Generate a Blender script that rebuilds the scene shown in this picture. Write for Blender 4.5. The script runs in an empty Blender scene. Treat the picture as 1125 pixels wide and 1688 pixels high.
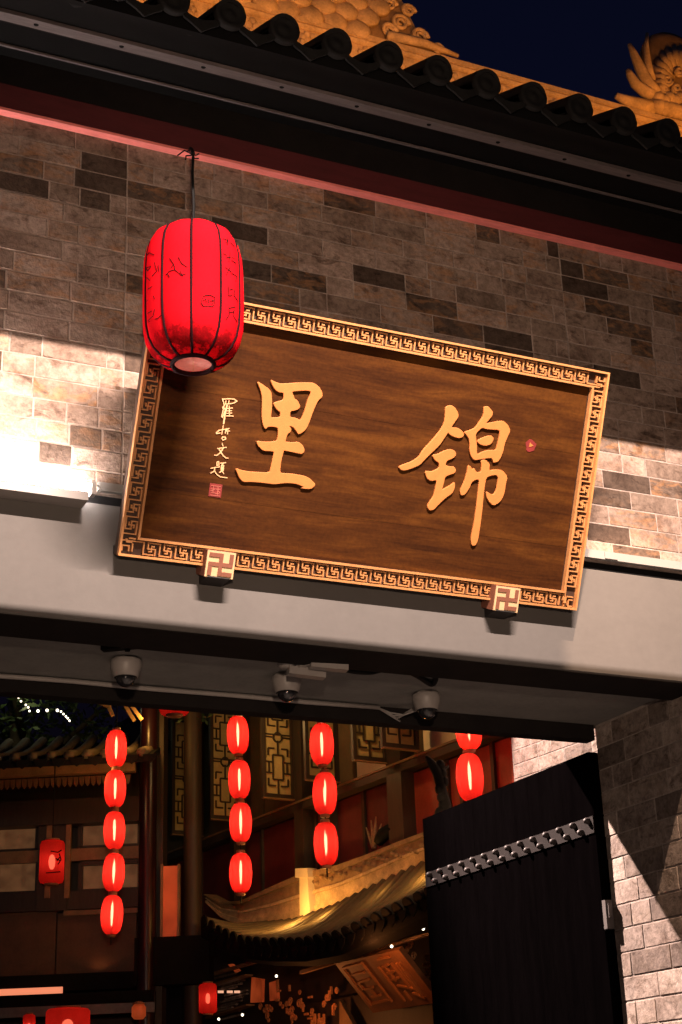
import bpy, math, random
from mathutils import Vector, Matrix
random.seed(7)
PI = math.pi
rad = math.radians
scene = bpy.context.scene
COL = scene.collection

# ------------------------------------------------------------------ camera
CAM = Vector((0.0, -6.6, 1.6))
FPX = 2600.0                                        # focal length in pixels of the 1125 x 1688 photograph
RIGHT = Vector((0.9074, -0.4189, -0.0345)).normalized()
DOWN = Vector((0.1268, 0.3510, -0.9278))
DOWN = (DOWN - RIGHT * DOWN.dot(RIGHT)).normalized()
FWD = RIGHT.cross(DOWN).normalized()
cd = bpy.data.cameras.new("camera")
cam = bpy.data.objects.new("camera", cd)
COL.objects.link(cam)
cd.sensor_fit = 'VERTICAL'
cd.sensor_height = 36.0
cd.lens = FPX / 1688.0 * 36.0
cd.clip_start = 0.05
cd.clip_end = 2000.0
m = Matrix.Identity(4)
for i in range(3):
    m[i][0] = RIGHT[i]; m[i][1] = -DOWN[i]; m[i][2] = -FWD[i]; m[i][3] = CAM[i]
cam.matrix_world = m
scene.camera = cam

# ------------------------------------------------------------------ sky, moon, exposure
world = bpy.data.worlds.new("World")
scene.world = world
world.use_nodes = True
wn = world.node_tree
sky = wn.nodes.new("ShaderNodeTexSky")
sky.sky_type = 'NISHITA'
sky.sun_disc = False
sky.sun_elevation = rad(-3.5)
sky.ozone_density = 3.0
sky.sun_rotation = rad(200)
wn.links.new(sky.outputs[0], wn.nodes["Background"].inputs[0])
wn.nodes["Background"].inputs[1].default_value = 0.30
sd = bpy.data.lights.new("moon", 'SUN')
sd.energy = 0.012
sd.angle = rad(0.5)
sd.color = (0.75, 0.85, 1.0)
so = bpy.data.objects.new("moon", sd)
so.rotation_euler = (rad(50), 0, rad(-160))
COL.objects.link(so)
scene.view_settings.view_transform = 'Standard'
scene.view_settings.look = 'None'
scene.view_settings.exposure = 0.0
scene.view_settings.gamma = 1.0
scene.render.engine = 'CYCLES'
scene.cycles.use_denoising = True
scene.cycles.max_bounces = 8
scene.cycles.transparent_max_bounces = 12
scene.cycles.sample_clamp_indirect = 4.0


def lamp(name, kind, loc, power, color, size=0.05, target=None, angle=60, blend=0.3):
    d = bpy.data.lights.new(name, kind)
    d.energy = power
    d.color = color
    d.shadow_soft_size = size
    o = bpy.data.objects.new(name, d)
    o.location = loc
    if target is not None:
        o.rotation_euler = (Vector(target) - Vector(loc)).to_track_quat('-Z', 'Y').to_euler()
    if kind == 'SPOT':
        d.spot_size = rad(angle)
        d.spot_blend = blend
    COL.objects.link(o)
    return o


# an unseen floodlight in the square (added plates cut its light straight across the bricks),
# a lamp across the street, and a courtyard floodlight behind the gate that shines in under an added rear eave
FLOOD = Vector((2.3, -6.0, 8.3))
fl_ = lamp("square_floodlight", 'AREA', FLOOD, 2900, (1.0, 0.78, 0.66), 0.1, (2.3, 0.0, 4.4))
fl_.data.shape = 'RECTANGLE'; fl_.data.size = 2.2; fl_.data.size_y = 0.004
lamp("passage_floodlight", 'SPOT', (3.9, -2.5, 7.75), 2600, (1.0, 0.66, 0.44), 0.02, (5.3, 0.50, 2.8), 16, 0.3)
lamp("street_lamp", 'SPOT', (-0.5, -8.2, 2.5), 1500, (1.0, 0.72, 0.52), 0.12, (2.9, -0.3, 4.8), 40, 1.0)
lamp("courtyard_floodlight", 'SPOT', (2.2, 4.4, 7.76), 16000, (1.0, 0.74, 0.63), 0.02, (5.6, 1.0, 2.9), 40, 0.7)


# ------------------------------------------------------------------ pixel helpers (used to read places off the photograph)
def ray(u, v):
    return (RIGHT * (u - 562.5) + DOWN * (v - 844.0) + FWD * FPX).normalized()


def at_y(u, v, y):
    d = ray(u, v); return CAM + d * ((y - CAM.y) / d.y)


def at_x(u, v, x):
    d = ray(u, v); return CAM + d * ((x - CAM.x) / d.x)


def at_z(u, v, z):
    d = ray(u, v); return CAM + d * ((z - CAM.z) / d.z)


def to_pix(p):
    q = Vector(p) - CAM
    w = q.dot(FWD)
    return (562.5 + FPX * q.dot(RIGHT) / w, 844.0 + FPX * q.dot(DOWN) / w, w)


class Plane:
    """A vertical wall plane: origin o on the ground, e along the wall, n out of it."""
    def __init__(s, o, e, n):
        s.o = Vector(o); s.e = Vector(e).normalized(); s.n = Vector(n).normalized()

    def P(s, a, z, off=0.0):
        p = s.o + s.e * a + s.n * off
        return Vector((p.x, p.y, z))

    def at(s, u, v, off=0.0):
        d = ray(u, v); p0 = s.o + s.n * off
        p = CAM + d * ((p0 - CAM).dot(s.n) / d.dot(s.n))
        return (p - p0).dot(s.e), p.z

    def axes(s):
        return (s.e, -s.n, Vector((0, 0, 1)))


# ------------------------------------------------------------------ mesh building
LOC = {}


class MB:
    def __init__(s):
        s.v = []; s.f = []; s.m = []

    def add(s, vs, fs, mi=0):
        b = len(s.v)
        s.v += [Vector(p) for p in vs]
        s.f += [tuple(b + i for i in q) for q in fs]
        s.m += [mi] * len(fs)
        return s

    def box(s, c, size, ax=None, mi=0):
        c = Vector(c)
        if ax is None:
            ax = (Vector((1, 0, 0)), Vector((0, 1, 0)), Vector((0, 0, 1)))
        X, Y, Z = (ax[i] * (size[i] * 0.5) for i in range(3))
        vs = [c + X * a + Y * b + Z * d for d in (-1, 1) for b in (-1, 1) for a in (-1, 1)]
        return s.add(vs, [(0, 2, 3, 1), (4, 5, 7, 6), (0, 1, 5, 4), (2, 6, 7, 3), (0, 4, 6, 2), (1, 3, 7, 5)], mi)

    def ab(s, a, b, mi=0):
        a = Vector(a); b = Vector(b)
        return s.box((a + b) / 2, [abs(b[i] - a[i]) for i in range(3)], None, mi)

    def bar(s, p, q, w, h, up=(0, 0, 1), mi=0):
        p = Vector(p); q = Vector(q); d = q - p
        X = d.normalized(); Z = Vector(up); Y = Z.cross(X)
        if Y.length < 1e-5:
            Y = Vector((0, 1, 0)).cross(X)
        Y.normalize(); Z = X.cross(Y)
        return s.box((p + q) / 2, (d.length, w, h), (X, Y, Z), mi)

    def tube(s, path, r, n=8, mi=0, caps=True):
        path = [Vector(p) for p in path]
        rs = r if isinstance(r, (list, tuple)) else [r] * len(path)
        rings = []; prev = None
        for i, p in enumerate(path):
            t = (path[min(i + 1, len(path) - 1)] - path[max(i - 1, 0)]).normalized()
            if prev is None:
                a = Vector((0, 0, 1)) if abs(t.z) < 0.9 else Vector((1, 0, 0))
                u = t.cross(a).normalized()
            else:
                u = (prev - t * prev.dot(t)).normalized()
            prev = u; w = t.cross(u)
            rings.append([p + (u * math.cos(2 * PI * k / n) + w * math.sin(2 * PI * k / n)) * rs[i] for k in range(n)])
        vs = [q for g in rings for q in g]; fs = []
        for i in range(len(path) - 1):
            for k in range(n):
                fs.append((i * n + k, i * n + (k + 1) % n, (i + 1) * n + (k + 1) % n, (i + 1) * n + k))
        if caps:
            fs.append(tuple(range(n))[::-1]); fs.append(tuple((len(path) - 1) * n + k for k in range(n)))
        return s.add(vs, fs, mi)

    def lathe(s, c, prof, n=16, mi=0, th0=0.0, th1=2 * PI, mod=None, caps=False):
        c = Vector(c); full = abs(th1 - th0 - 2 * PI) < 1e-6
        cols = n if full else n + 1
        vs = []
        for r, z in prof:
            for k in range(cols):
                t = th0 + (th1 - th0) * k / n
                rr = r * (mod(t, z) if mod else 1.0)
                vs.append(c + Vector((rr * math.cos(t), rr * math.sin(t), z)))
        fs = []
        for i in range(len(prof) - 1):
            for k in range(n):
                k2 = (k + 1) % cols
                fs.append((i * cols + k, i * cols + k2, (i + 1) * cols + k2, (i + 1) * cols + k))
        if caps:
            fs.append(tuple(range(cols))[::-1]); fs.append(tuple((len(prof) - 1) * cols + k for k in range(cols)))
        return s.add(vs, fs, mi)

    def ball(s, c, r, n=10, k=6, mi=0, ax=None):
        if not isinstance(r, (tuple, list)):
            r = (r, r, r)
        c = Vector(c)
        ax = ax or (Vector((1, 0, 0)), Vector((0, 1, 0)), Vector((0, 0, 1)))
        vs = []; fs = []
        for i in range(k + 1):
            a = PI * i / k
            for j in range(n):
                t = 2 * PI * j / n
                vs.append(c + ax[0] * (r[0] * math.sin(a) * math.cos(t)) + ax[1] * (r[1] * math.sin(a) * math.sin(t)) + ax[2] * (-r[2] * math.cos(a)))
        for i in range(k):
            for j in range(n):
                fs.append((i * n + j, i * n + (j + 1) % n, (i + 1) * n + (j + 1) % n, (i + 1) * n + j))
        return s.add(vs, fs, mi)

    def extrude(s, pts, d, mi=0):
        """pts: a planar outline in space (any simple polygon); d: extrusion vector."""
        n = len(pts); pts = [Vector(p) for p in pts]; d = Vector(d)
        fs = [tuple(range(n)), tuple(range(2 * n - 1, n - 1, -1))]
        fs += [(i, i + n, (i + 1) % n + n, (i + 1) % n) for i in range(n)]
        return s.add(pts + [p + d for p in pts], fs, mi)

    def strip(s, A, B, mi=0):
        n = len(A)
        return s.add(list(A) + list(B), [(i, i + 1, n + i + 1, n + i) for i in range(n - 1)], mi)

    def build(s, name, mat, parent=None, smooth=False, origin=None):
        if origin is None:
            lo = [min(p[i] for p in s.v) for i in range(3)]; hi = [max(p[i] for p in s.v) for i in range(3)]
            origin = Vector(((lo[0] + hi[0]) / 2, (lo[1] + hi[1]) / 2, lo[2]))
        origin = Vector(origin)
        me = bpy.data.meshes.new(name)
        me.from_pydata([p - origin for p in s.v], [], s.f)
        mats = mat if isinstance(mat, (list, tuple)) else [mat]
        for mm in mats:
            me.materials.append(mm)
        if len(mats) > 1:
            me.polygons.foreach_set("material_index", s.m)
        if smooth:
            me.polygons.foreach_set("use_smooth", [True] * len(me.polygons))
        me.update()
        return place(bpy.data.objects.new(name, me), origin, parent)


def place(o, origin, parent=None):
    COL.objects.link(o)
    base = LOC[parent.name] if parent is not None else Vector((0, 0, 0))
    o.parent = parent
    o.location = Vector(origin) - base
    LOC[o.name] = Vector(origin)
    return o


def tag(o, label, cat, group=None, kind=None):
    if label: o["label"] = label
    if cat: o["category"] = cat
    if group: o["group"] = group
    if kind: o["kind"] = kind
    return o


def thing(name, loc, label, cat, group=None):
    o = bpy.data.objects.new(name, None)
    o.empty_display_size = 0.1
    place(o, loc)
    return tag(o, label, cat, group)


def link_mesh(name, me, loc, parent, rot=None):
    o = place(bpy.data.objects.new(name, me), loc, parent)
    if rot is not None:
        o.rotation_euler = rot
    return o


# ------------------------------------------------------------------ materials
def new_mat(name):
    mt = bpy.data.materials.new(name)
    mt.use_nodes = True
    return mt, mt.node_tree, mt.node_tree.nodes["Principled BSDF"]


def ramp(nt, fac, stops):
    r = nt.nodes.new("ShaderNodeValToRGB")
    e = r.color_ramp.elements
    while len(e) < len(stops):
        e.new(0.5)
    for el, (p, c) in zip(e, stops):
        el.position = p; el.color = (c[0], c[1], c[2], 1)
    nt.links.new(fac, r.inputs[0])
    return r.outputs[0]


def noise(nt, scale, detail=4, rough=0.55, stretch=None, coord='Object', dist=0.0):
    if coord == 'World':
        src = nt.nodes.new("ShaderNodeNewGeometry").outputs["Position"]
    else:
        src = nt.nodes.new("ShaderNodeTexCoord").outputs[coord]
    if stretch:
        mp = nt.nodes.new("ShaderNodeMapping")
        mp.inputs["Scale"].default_value = stretch
        nt.links.new(src, mp.inputs[0]); src = mp.outputs[0]
    n = nt.nodes.new("ShaderNodeTexNoise")
    n.inputs["Scale"].default_value = scale
    n.inputs["Detail"].default_value = detail
    n.inputs["Roughness"].default_value = rough
    n.inputs["Distortion"].default_value = dist
    nt.links.new(src, n.inputs["Vector"])
    return n.outputs["Fac"]


def math_node(nt, op, a, b):
    n = nt.nodes.new("ShaderNodeMath"); n.operation = op
    for i, x in enumerate((a, b)):
        if isinstance(x, (int, float)):
            n.inputs[i].default_value = x
        else:
            nt.links.new(x, n.inputs[i])
    return n.outputs[0]


def mix(nt, fac, a, b, mode='MIX'):
    n = nt.nodes.new("ShaderNodeMix"); n.data_type = 'RGBA'; n.blend_type = mode
    for sock, x in ((n.inputs[0], fac), (n.inputs[6], a), (n.inputs[7], b)):
        if isinstance(x, (int, float)):
            sock.default_value = x
        elif isinstance(x, tuple):
            sock.default_value = (x[0], x[1], x[2], 1)
        else:
            nt.links.new(x, sock)
    return n.outputs[2]


def bump(nt, bsdf, h, strength=0.3, dist=0.01):
    b = nt.nodes.new("ShaderNodeBump")
    b.inputs["Strength"].default_value = strength
    b.inputs["Distance"].default_value = dist
    nt.links.new(h, b.inputs["Height"])
    nt.links.new(b.outputs[0], bsdf.inputs["Normal"])


def simple(name, c, rough=0.6, var=0.25, scale=6.0, stretch=None, metal=0.0, bmp=0.15, spec=0.4, coord='World'):
    """Plain procedural surface: two tones of one colour mixed by noise, fine relief."""
    mt, nt, b = new_mat(name)
    n1 = noise(nt, scale, 5, 0.6, stretch, coord)
    n2 = noise(nt, scale * 7, 3, 0.6, stretch, coord)
    lo = tuple(x * (1 - var) for x in c); hi = tuple(min(1, x * (1 + var)) for x in c)
    col = ramp(nt, n1, [(0.3, lo), (0.7, hi)])
    col = mix(nt, 0.35, col, ramp(nt, n2, [(0.3, lo), (0.7, hi)]))
    nt.links.new(col, b.inputs["Base Color"])
    b.inputs["Roughness"].default_value = rough
    b.inputs["Metallic"].default_value = metal
    b.inputs["Specular IOR Level"].default_value = spec
    if bmp:
        bump(nt, b, n2, bmp, 0.004)
    return mt


def emit(name, c, strength, var=0.0, scale=5.0):
    mt, nt, b = new_mat(name)
    b.inputs["Base Color"].default_value = (c[0] * .5, c[1] * .5, c[2] * .5, 1)
    b.inputs["Emission Color"].default_value = (c[0], c[1], c[2], 1)
    b.inputs["Emission Strength"].default_value = strength
    if var:
        n = noise(nt, scale, 3, 0.5, None, 'World')
        nt.links.new(ramp(nt, n, [(0.35, tuple(x * (1 - var) for x in c)), (0.65, c)]), b.inputs["Emission Color"])
    return mt


def brick_mat(name, stops, stain, stain_amt=0.5, rough=0.9, speck=0.5):
    mt, nt, b = new_mat(name)
    oi = nt.nodes.new("ShaderNodeObjectInfo").outputs["Random"]
    isl = nt.nodes.new("ShaderNodeNewGeometry").outputs["Random Per Island"]
    r = math_node(nt, 'FRACT', math_node(nt, 'ADD', oi, isl), 0.0)
    base = ramp(nt, r, stops)
    n1 = noise(nt, 5.0, 6, 0.65, None, 'World', 0.4)
    n2 = noise(nt, 38.0, 4, 0.7, None, 'World')
    n3 = noise(nt, 2.3, 4, 0.6, (1, 1, 1.6), 'World')
    n4 = noise(nt, 11.0, 5, 0.6, (1, 1, 2.2), 'World', 0.8)
    c = mix(nt, ramp(nt, n1, [(0.46, (0, 0, 0)), (0.70, (0.75, 0.75, 0.75))]), base, mix(nt, 1.0, base, (0.36, 0.29, 0.25), 'MULTIPLY'))
    n5 = noise(nt, 17.0, 5, 0.7, None, 'World', 0.5)
    c = mix(nt, 0.75, c, ramp(nt, n5, [(0.30, (.55, .50, .46)), (0.55, (1.05, 1.0, .97))]), 'MULTIPLY')
    n6 = noise(nt, 6.5, 6, 0.7, (1, 1, 2.4), 'World', 1.0)
    c = mix(nt, ramp(nt, n6, [(0.54, (0, 0, 0)), (0.66, (.8, .8, .8))]), c, mix(nt, 1.0, c, (.30, .24, .20), 'MULTIPLY'))
    r2 = math_node(nt, 'FRACT', math_node(nt, 'MULTIPLY', r, 7.31), 0.0)
    st = math_node(nt, 'MULTIPLY', math_node(nt, 'MULTIPLY', ramp(nt, n4, [(0.46, (0, 0, 0)), (0.62, (1, 1, 1))]), ramp(nt, r2, [(0.45, (0, 0, 0)), (0.75, (1, 1, 1))])), stain_amt)
    c = mix(nt, st, c, stain)
    c = mix(nt, speck, c, ramp(nt, n2, [(0.32, (0.25, 0.25, 0.25)), (0.6, (1, 1, 1))]), 'MULTIPLY')
    nt.links.new(c, b.inputs["Base Color"])
    b.inputs["Roughness"].default_value = rough
    b.inputs["Specular IOR Level"].default_value = 0.2
    bump(nt, b, math_node(nt, 'ADD', n2, n5), 0.8, 0.005)
    return mt


M = {}
M['brick'] = brick_mat('grey_brick', [(0.0, (.085, .058, .044)), (0.10, (.11, .078, .060)), (0.17, (.26, .19, .152)), (0.6, (.32, .235, .192)), (1.0, (.40, .30, .25))], (.40, .19, .08), 0.5)
M['brick_side'] = brick_mat('passage_brick', [(0.0, (.10, .08, .07)), (0.15, (.2, .165, .15)), (0.6, (.28, .235, .21)), (1.0, (.34, .29, .26))], (.2, .15, .11), 0.3)
M['mortar'] = simple('mortar', (.30, .23, .195), 0.95, 0.6, 9)
M['mortar_side'] = simple('passage_mortar', (.24, .20, .18), 0.95, 0.4, 14)
M['plaster'] = simple('grey_plaster', (.083, .075, .070), 0.85, 0.10, 3.0, None, 0, 0.25)
M['soffit'] = simple('soffit_plaster', (.15, .145, .135), 0.9, 0.2, 5)
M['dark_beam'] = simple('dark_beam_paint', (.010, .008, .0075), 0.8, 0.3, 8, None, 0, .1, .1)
M['black'] = simple('black_paint', (.005, .0045, .0045), 0.8, 0.3, 10, None, 0, .1, .1)
M['red_beam'] = simple('maroon_beam_paint', (.085, .014, .016), 0.6, 0.25, 9, (0.6, 3, 3))
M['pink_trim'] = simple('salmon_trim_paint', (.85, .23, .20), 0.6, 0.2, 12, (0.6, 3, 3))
M['plank'] = simple('grey_plank', (.11, .088, .085), 0.8, 0.35, 14, (0.4, 3, 3))
M['tile'] = simple('dark_roof_tile', (.014, .013, .0125), 0.85, 0.3, 12, None, 0, .2, .1)
M['ridge'] = simple('ridge_plaster', (.50, .34, .20), 0.85, 0.45, 9, None, 0, 0.5)
M['ridge_dark'] = simple('ridge_clay', (.26, .16, .085), 0.85, 0.4, 9, None, 0, 0.5)
M['wood_dark'] = simple('dark_timber', (.035, .022, .014), 0.55, 0.35, 10, (3, 3, .5))
M['wood_red'] = simple('dark_red_panel', (.085, .014, .012), 0.5, 0.3, 6)
M['wood_red_lit'] = simple('lit_red_panel', (.26, .045, .025), 0.5, 0.25, 6)  # brighter copy of the panel red, with the lamplight put into the colour
M['paper'] = simple('window_paper', (.42, .31, .13), 0.9, 0.25, 4)
M['paper_dark'] = simple('dark_window_paper', (.07, .045, .018), 0.9, 0.3, 4)
M['paper_cream'] = simple('cream_panel', (.75, .62, .42), 0.9, 0.1, 4)
M['white_plastic'] = simple('white_plastic', (.22, .21, .20), 0.5, 0.06, 5, None, 0, 0.0)
M['grey_plastic'] = simple('grey_plastic', (.21, .19, .178), 0.45, 0.08, 5, None, 0, 0.0)
M['dome'] = simple('dome_glass', (.012, .012, .014), 0.08, 0.1, 5, None, 0, 0.0, 0.8)
M['cable'] = simple('black_cable', (.006, .0055, .0055), 0.6, 0.1, 8, None, 0, 0, .1)
M['door'] = simple('black_door_lacquer', (.0009, .0007, .0008), 0.9, 0.35, 5, (3, 3, .4), 0, .05, .0)
M['door_band'] = simple('iron_band', (.010, .008, .008), 0.7, 0.35, 14, None, 0.0, .2, .1)
M['stud'] = simple('iron_stud', (.034, .028, .028), 0.5, 0.2, 20, None, 0.0, .1, .25)
M['gold'] = simple('gold_paint', (.42, .142, .034), 0.6, 0.10, 30, None, 0, 0.2)
M['frame_gold'] = simple('carved_gilt_wood', (.40, .175, .060), 0.6, 0.2, 20, None, 0, 0.2)
M['frame_back'] = simple('fret_ground', (.035, .014, .006), 0.7, 0.3, 20)
M['inscription'] = simple('pale_gold_ink', (.60, .34, .17), 0.6, 0.1, 30)
M['seal'] = simple('red_seal', (.15, .014, .012), 0.6, 0.2, 30)
M['bracket_pale'] = simple('bracket_pale_wood', (.50, .33, .18), 0.6, 0.12, 20)
M['bracket_brown'] = simple('bracket_brown_wood', (.17, .06, .035), 0.6, 0.2, 20)
M['sign_edge'] = simple('sign_edge_black', (.012, .009, .008), 0.7, 0.2, 10)
M['tube'] = emit('tube_glow', (1.0, .90, .85), 165)
M['strip'] = emit('strip_light_glow', (1.0, .30, .15), 0.85)
M['bulb'] = emit('bulb_glow', (1.0, .60, .40), 42)
M['fairy'] = emit('fairy_bulb_glow', (1.0, .85, .62), 4.0)
M['amber'] = emit('lit_amber_panel', (1.0, .15, .035), 0.22, 0.7, 3.5)
M['amber_dim'] = emit('dim_lit_paper', (.20, .088, .034), 0.42, 0.5, 9)
M['ground'] = simple('stone_paving', (.12, .105, .095), 0.6, 0.3, 3)
M['bark'] = simple('bark', (.06, .045, .03), 0.9, 0.3, 10)
M['leaf'] = simple('leaf_green', (.05, .085, .03), 0.6, 0.5, 3)
M['tassel'] = simple('brass_cap', (.30, .12, .06), 0.4, 0.2, 20)


def wood_sign():
    mt, nt, b = new_mat('sign_board_wood')
    n1 = noise(nt, 1.6, 5, 0.6, (1.0, 7.0, 7.0), 'World', 0.6)
    n2 = noise(nt, 9, 4, 0.6, (0.6, 14, 14), 'World')
    n3 = noise(nt, 60, 2, 0.6, None, 'World')
    c = ramp(nt, n1, [(0.34, (.017, .0048, .0016)), (0.50, (.046, .0142, .0030)), (0.66, (.088, .0300, .0050))])
    c = mix(nt, 0.32, c, ramp(nt, n2, [(0.3, (.028, .0082, .0020)), (0.7, (.072, .0240, .0045))]))
    c = mix(nt, 0.25, c, ramp(nt, n3, [(0.35, (.3, .3, .3)), (0.6, (1, 1, 1))]), 'MULTIPLY')
    nt.links.new(c, b.inputs["Base Color"])
    b.inputs["Roughness"].default_value = 0.7
    b.inputs["Specular IOR Level"].default_value = 0.06
    bump(nt, b, n2, 0.15, 0.003)
    return mt


M['sign_wood'] = wood_sign()


def lantern_cloth(name, c, trans_mix=0.5, clear=0.0, clear_col=(1, .25, .2), soot=False):
    """Thin dyed cloth: reflects, lets light through, and (clear > 0) shows a little of the bulb behind it."""
    mt = bpy.data.materials.new(name); mt.use_nodes = True
    nt = mt.node_tree; nt.nodes.clear()
    out = nt.nodes.new("ShaderNodeOutputMaterial")
    d = nt.nodes.new("ShaderNodeBsdfDiffuse"); t = nt.nodes.new("ShaderNodeBsdfTranslucent")
    n = noise(nt, 90, 3, 0.6, None, 'World')
    n0 = noise(nt, 7, 4, 0.6, None, 'World')
    col = mix(nt, 0.35, (c[0], c[1], c[2]), ramp(nt, n, [(0.3, tuple(x * .6 for x in c)), (0.7, tuple(min(1, x * 1.15) for x in c))]))
    col = mix(nt, 0.3, col, ramp(nt, n0, [(0.35, tuple(x * .7 for x in c)), (0.65, c)]))
    if soot:
        sep = nt.nodes.new("ShaderNodeSeparateXYZ")
        nt.links.new(nt.nodes.new("ShaderNodeTexCoord").outputs["Object"], sep.inputs[0])
        nz = noise(nt, 22, 5, 0.7, None, 'World')
        h = math_node(nt, 'ADD', math_node(nt, 'MULTIPLY', sep.outputs[2], 5.2), math_node(nt, 'MULTIPLY', nz, 1.1))
        col = mix(nt, ramp(nt, h, [(0.55, (0, 0, 0)), (0.66, (.85, .85, .85)), (0.92, (.5, .5, .5)), (1.0, (0, 0, 0))]), col, (.05, .004, .004))
    nt.links.new(col, d.inputs[0]); nt.links.new(col, t.inputs[0])
    ms = nt.nodes.new("ShaderNodeMixShader"); ms.inputs[0].default_value = trans_mix
    nt.links.new(d.outputs[0], ms.inputs[1]); nt.links.new(t.outputs[0], ms.inputs[2])
    last = ms.outputs[0]
    if clear > 0:
        tr = nt.nodes.new("ShaderNodeBsdfTransparent"); tr.inputs[0].default_value = (*clear_col, 1)
        m2 = nt.nodes.new("ShaderNodeMixShader"); m2.inputs[0].default_value = clear
        nt.links.new(last, m2.inputs[1]); nt.links.new(tr.outputs[0], m2.inputs[2]); last = m2.outputs[0]
    nt.links.new(last, out.inputs[0])
    return mt


M['cloth'] = lantern_cloth('red_lantern_cloth', (.60, .007, .015), 0.45, soot=True)
M['cloth_pale'] = lantern_cloth('pale_lantern_paper', (.80, .52, .46), 0.5)
M['string_cloth'] = lantern_cloth('red_string_lantern_cloth', (.90, .045, .035), 0.6, 0.16, (1, .30, .22))
M['paint_black'] = simple('black_ink', (.012, .002, .003), 0.8, 0.2, 20, None, 0, 0, .05)

# outlines of the brush characters on the sign (metres along and up the board)
CH_LI=[[(0.559,0.889),(0.586,0.879),(0.615,0.866),(0.631,0.854),(0.636,0.841),(0.642,0.819),(0.647,0.783),(0.648,0.751),(0.649,0.731),(0.672,0.735),(0.698,0.74),(0.696,0.767),(0.681,0.773),(0.665,0.786),(0.654,0.803),(0.68,0.814),(0.696,0.821),(0.702,0.829),(0.7,0.851),(0.697,0.86),(0.675,0.859),(0.657,0.865),(0.639,0.883),(0.624,0.908),(0.642,0.902),(0.672,0.897),(0.706,0.903),(0.764,0.917),(0.832,0.928),(0.853,0.924),(0.875,0.912),(0.891,0.891),(0.896,0.873),(0.877,0.851),(0.868,0.827),(0.858,0.792),(0.843,0.725),(0.832,0.7),(0.804,0.676),(0.794,0.685),(0.776,0.703),(0.76,0.71),(0.745,0.708),(0.76,0.694),(0.759,0.682),(0.746,0.671),(0.741,0.656),(0.739,0.633),(0.742,0.629),(0.777,0.631),(0.806,0.638),(0.828,0.627),(0.841,0.61),(0.842,0.597),(0.831,0.586),(0.808,0.587),(0.773,0.589),(0.738,0.59),(0.737,0.584),(0.731,0.537),(0.733,0.479),(0.76,0.48),(0.799,0.483),(0.86,0.482),(0.891,0.473),(0.908,0.461),(0.921,0.452),(0.919,0.442),(0.903,0.426),(0.859,0.423),(0.873,0.43),(0.851,0.437),(0.816,0.442),(0.776,0.439),(0.747,0.432),(0.713,0.424),(0.689,0.424),(0.639,0.423),(0.591,0.419),(0.558,0.414),(0.538,0.429),(0.523,0.452),(0.513,0.47),(0.535,0.465),(0.57,0.463),(0.614,0.466),(0.684,0.472),(0.687,0.503),(0.69,0.549),(0.693,0.578),(0.666,0.576),(0.637,0.574),(0.618,0.585),(0.604,0.597),(0.597,0.612),(0.631,0.613),(0.669,0.618),(0.698,0.627),(0.7,0.648),(0.698,0.675),(0.693,0.691),(0.678,0.694),(0.644,0.691),(0.632,0.677),(0.623,0.685),(0.615,0.7),(0.605,0.735),(0.6,0.78),(0.594,0.821),(0.583,0.851),(0.57,0.872)],
[(0.74,0.873),(0.779,0.883),(0.818,0.89),(0.836,0.888),(0.834,0.868),(0.825,0.843),(0.82,0.81),(0.815,0.776),(0.802,0.74),(0.784,0.747),(0.764,0.749),(0.745,0.747),(0.742,0.779),(0.764,0.785),(0.78,0.793),(0.79,0.807),(0.78,0.822),(0.771,0.833),(0.756,0.837),(0.749,0.85),(0.739,0.865)]]
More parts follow.
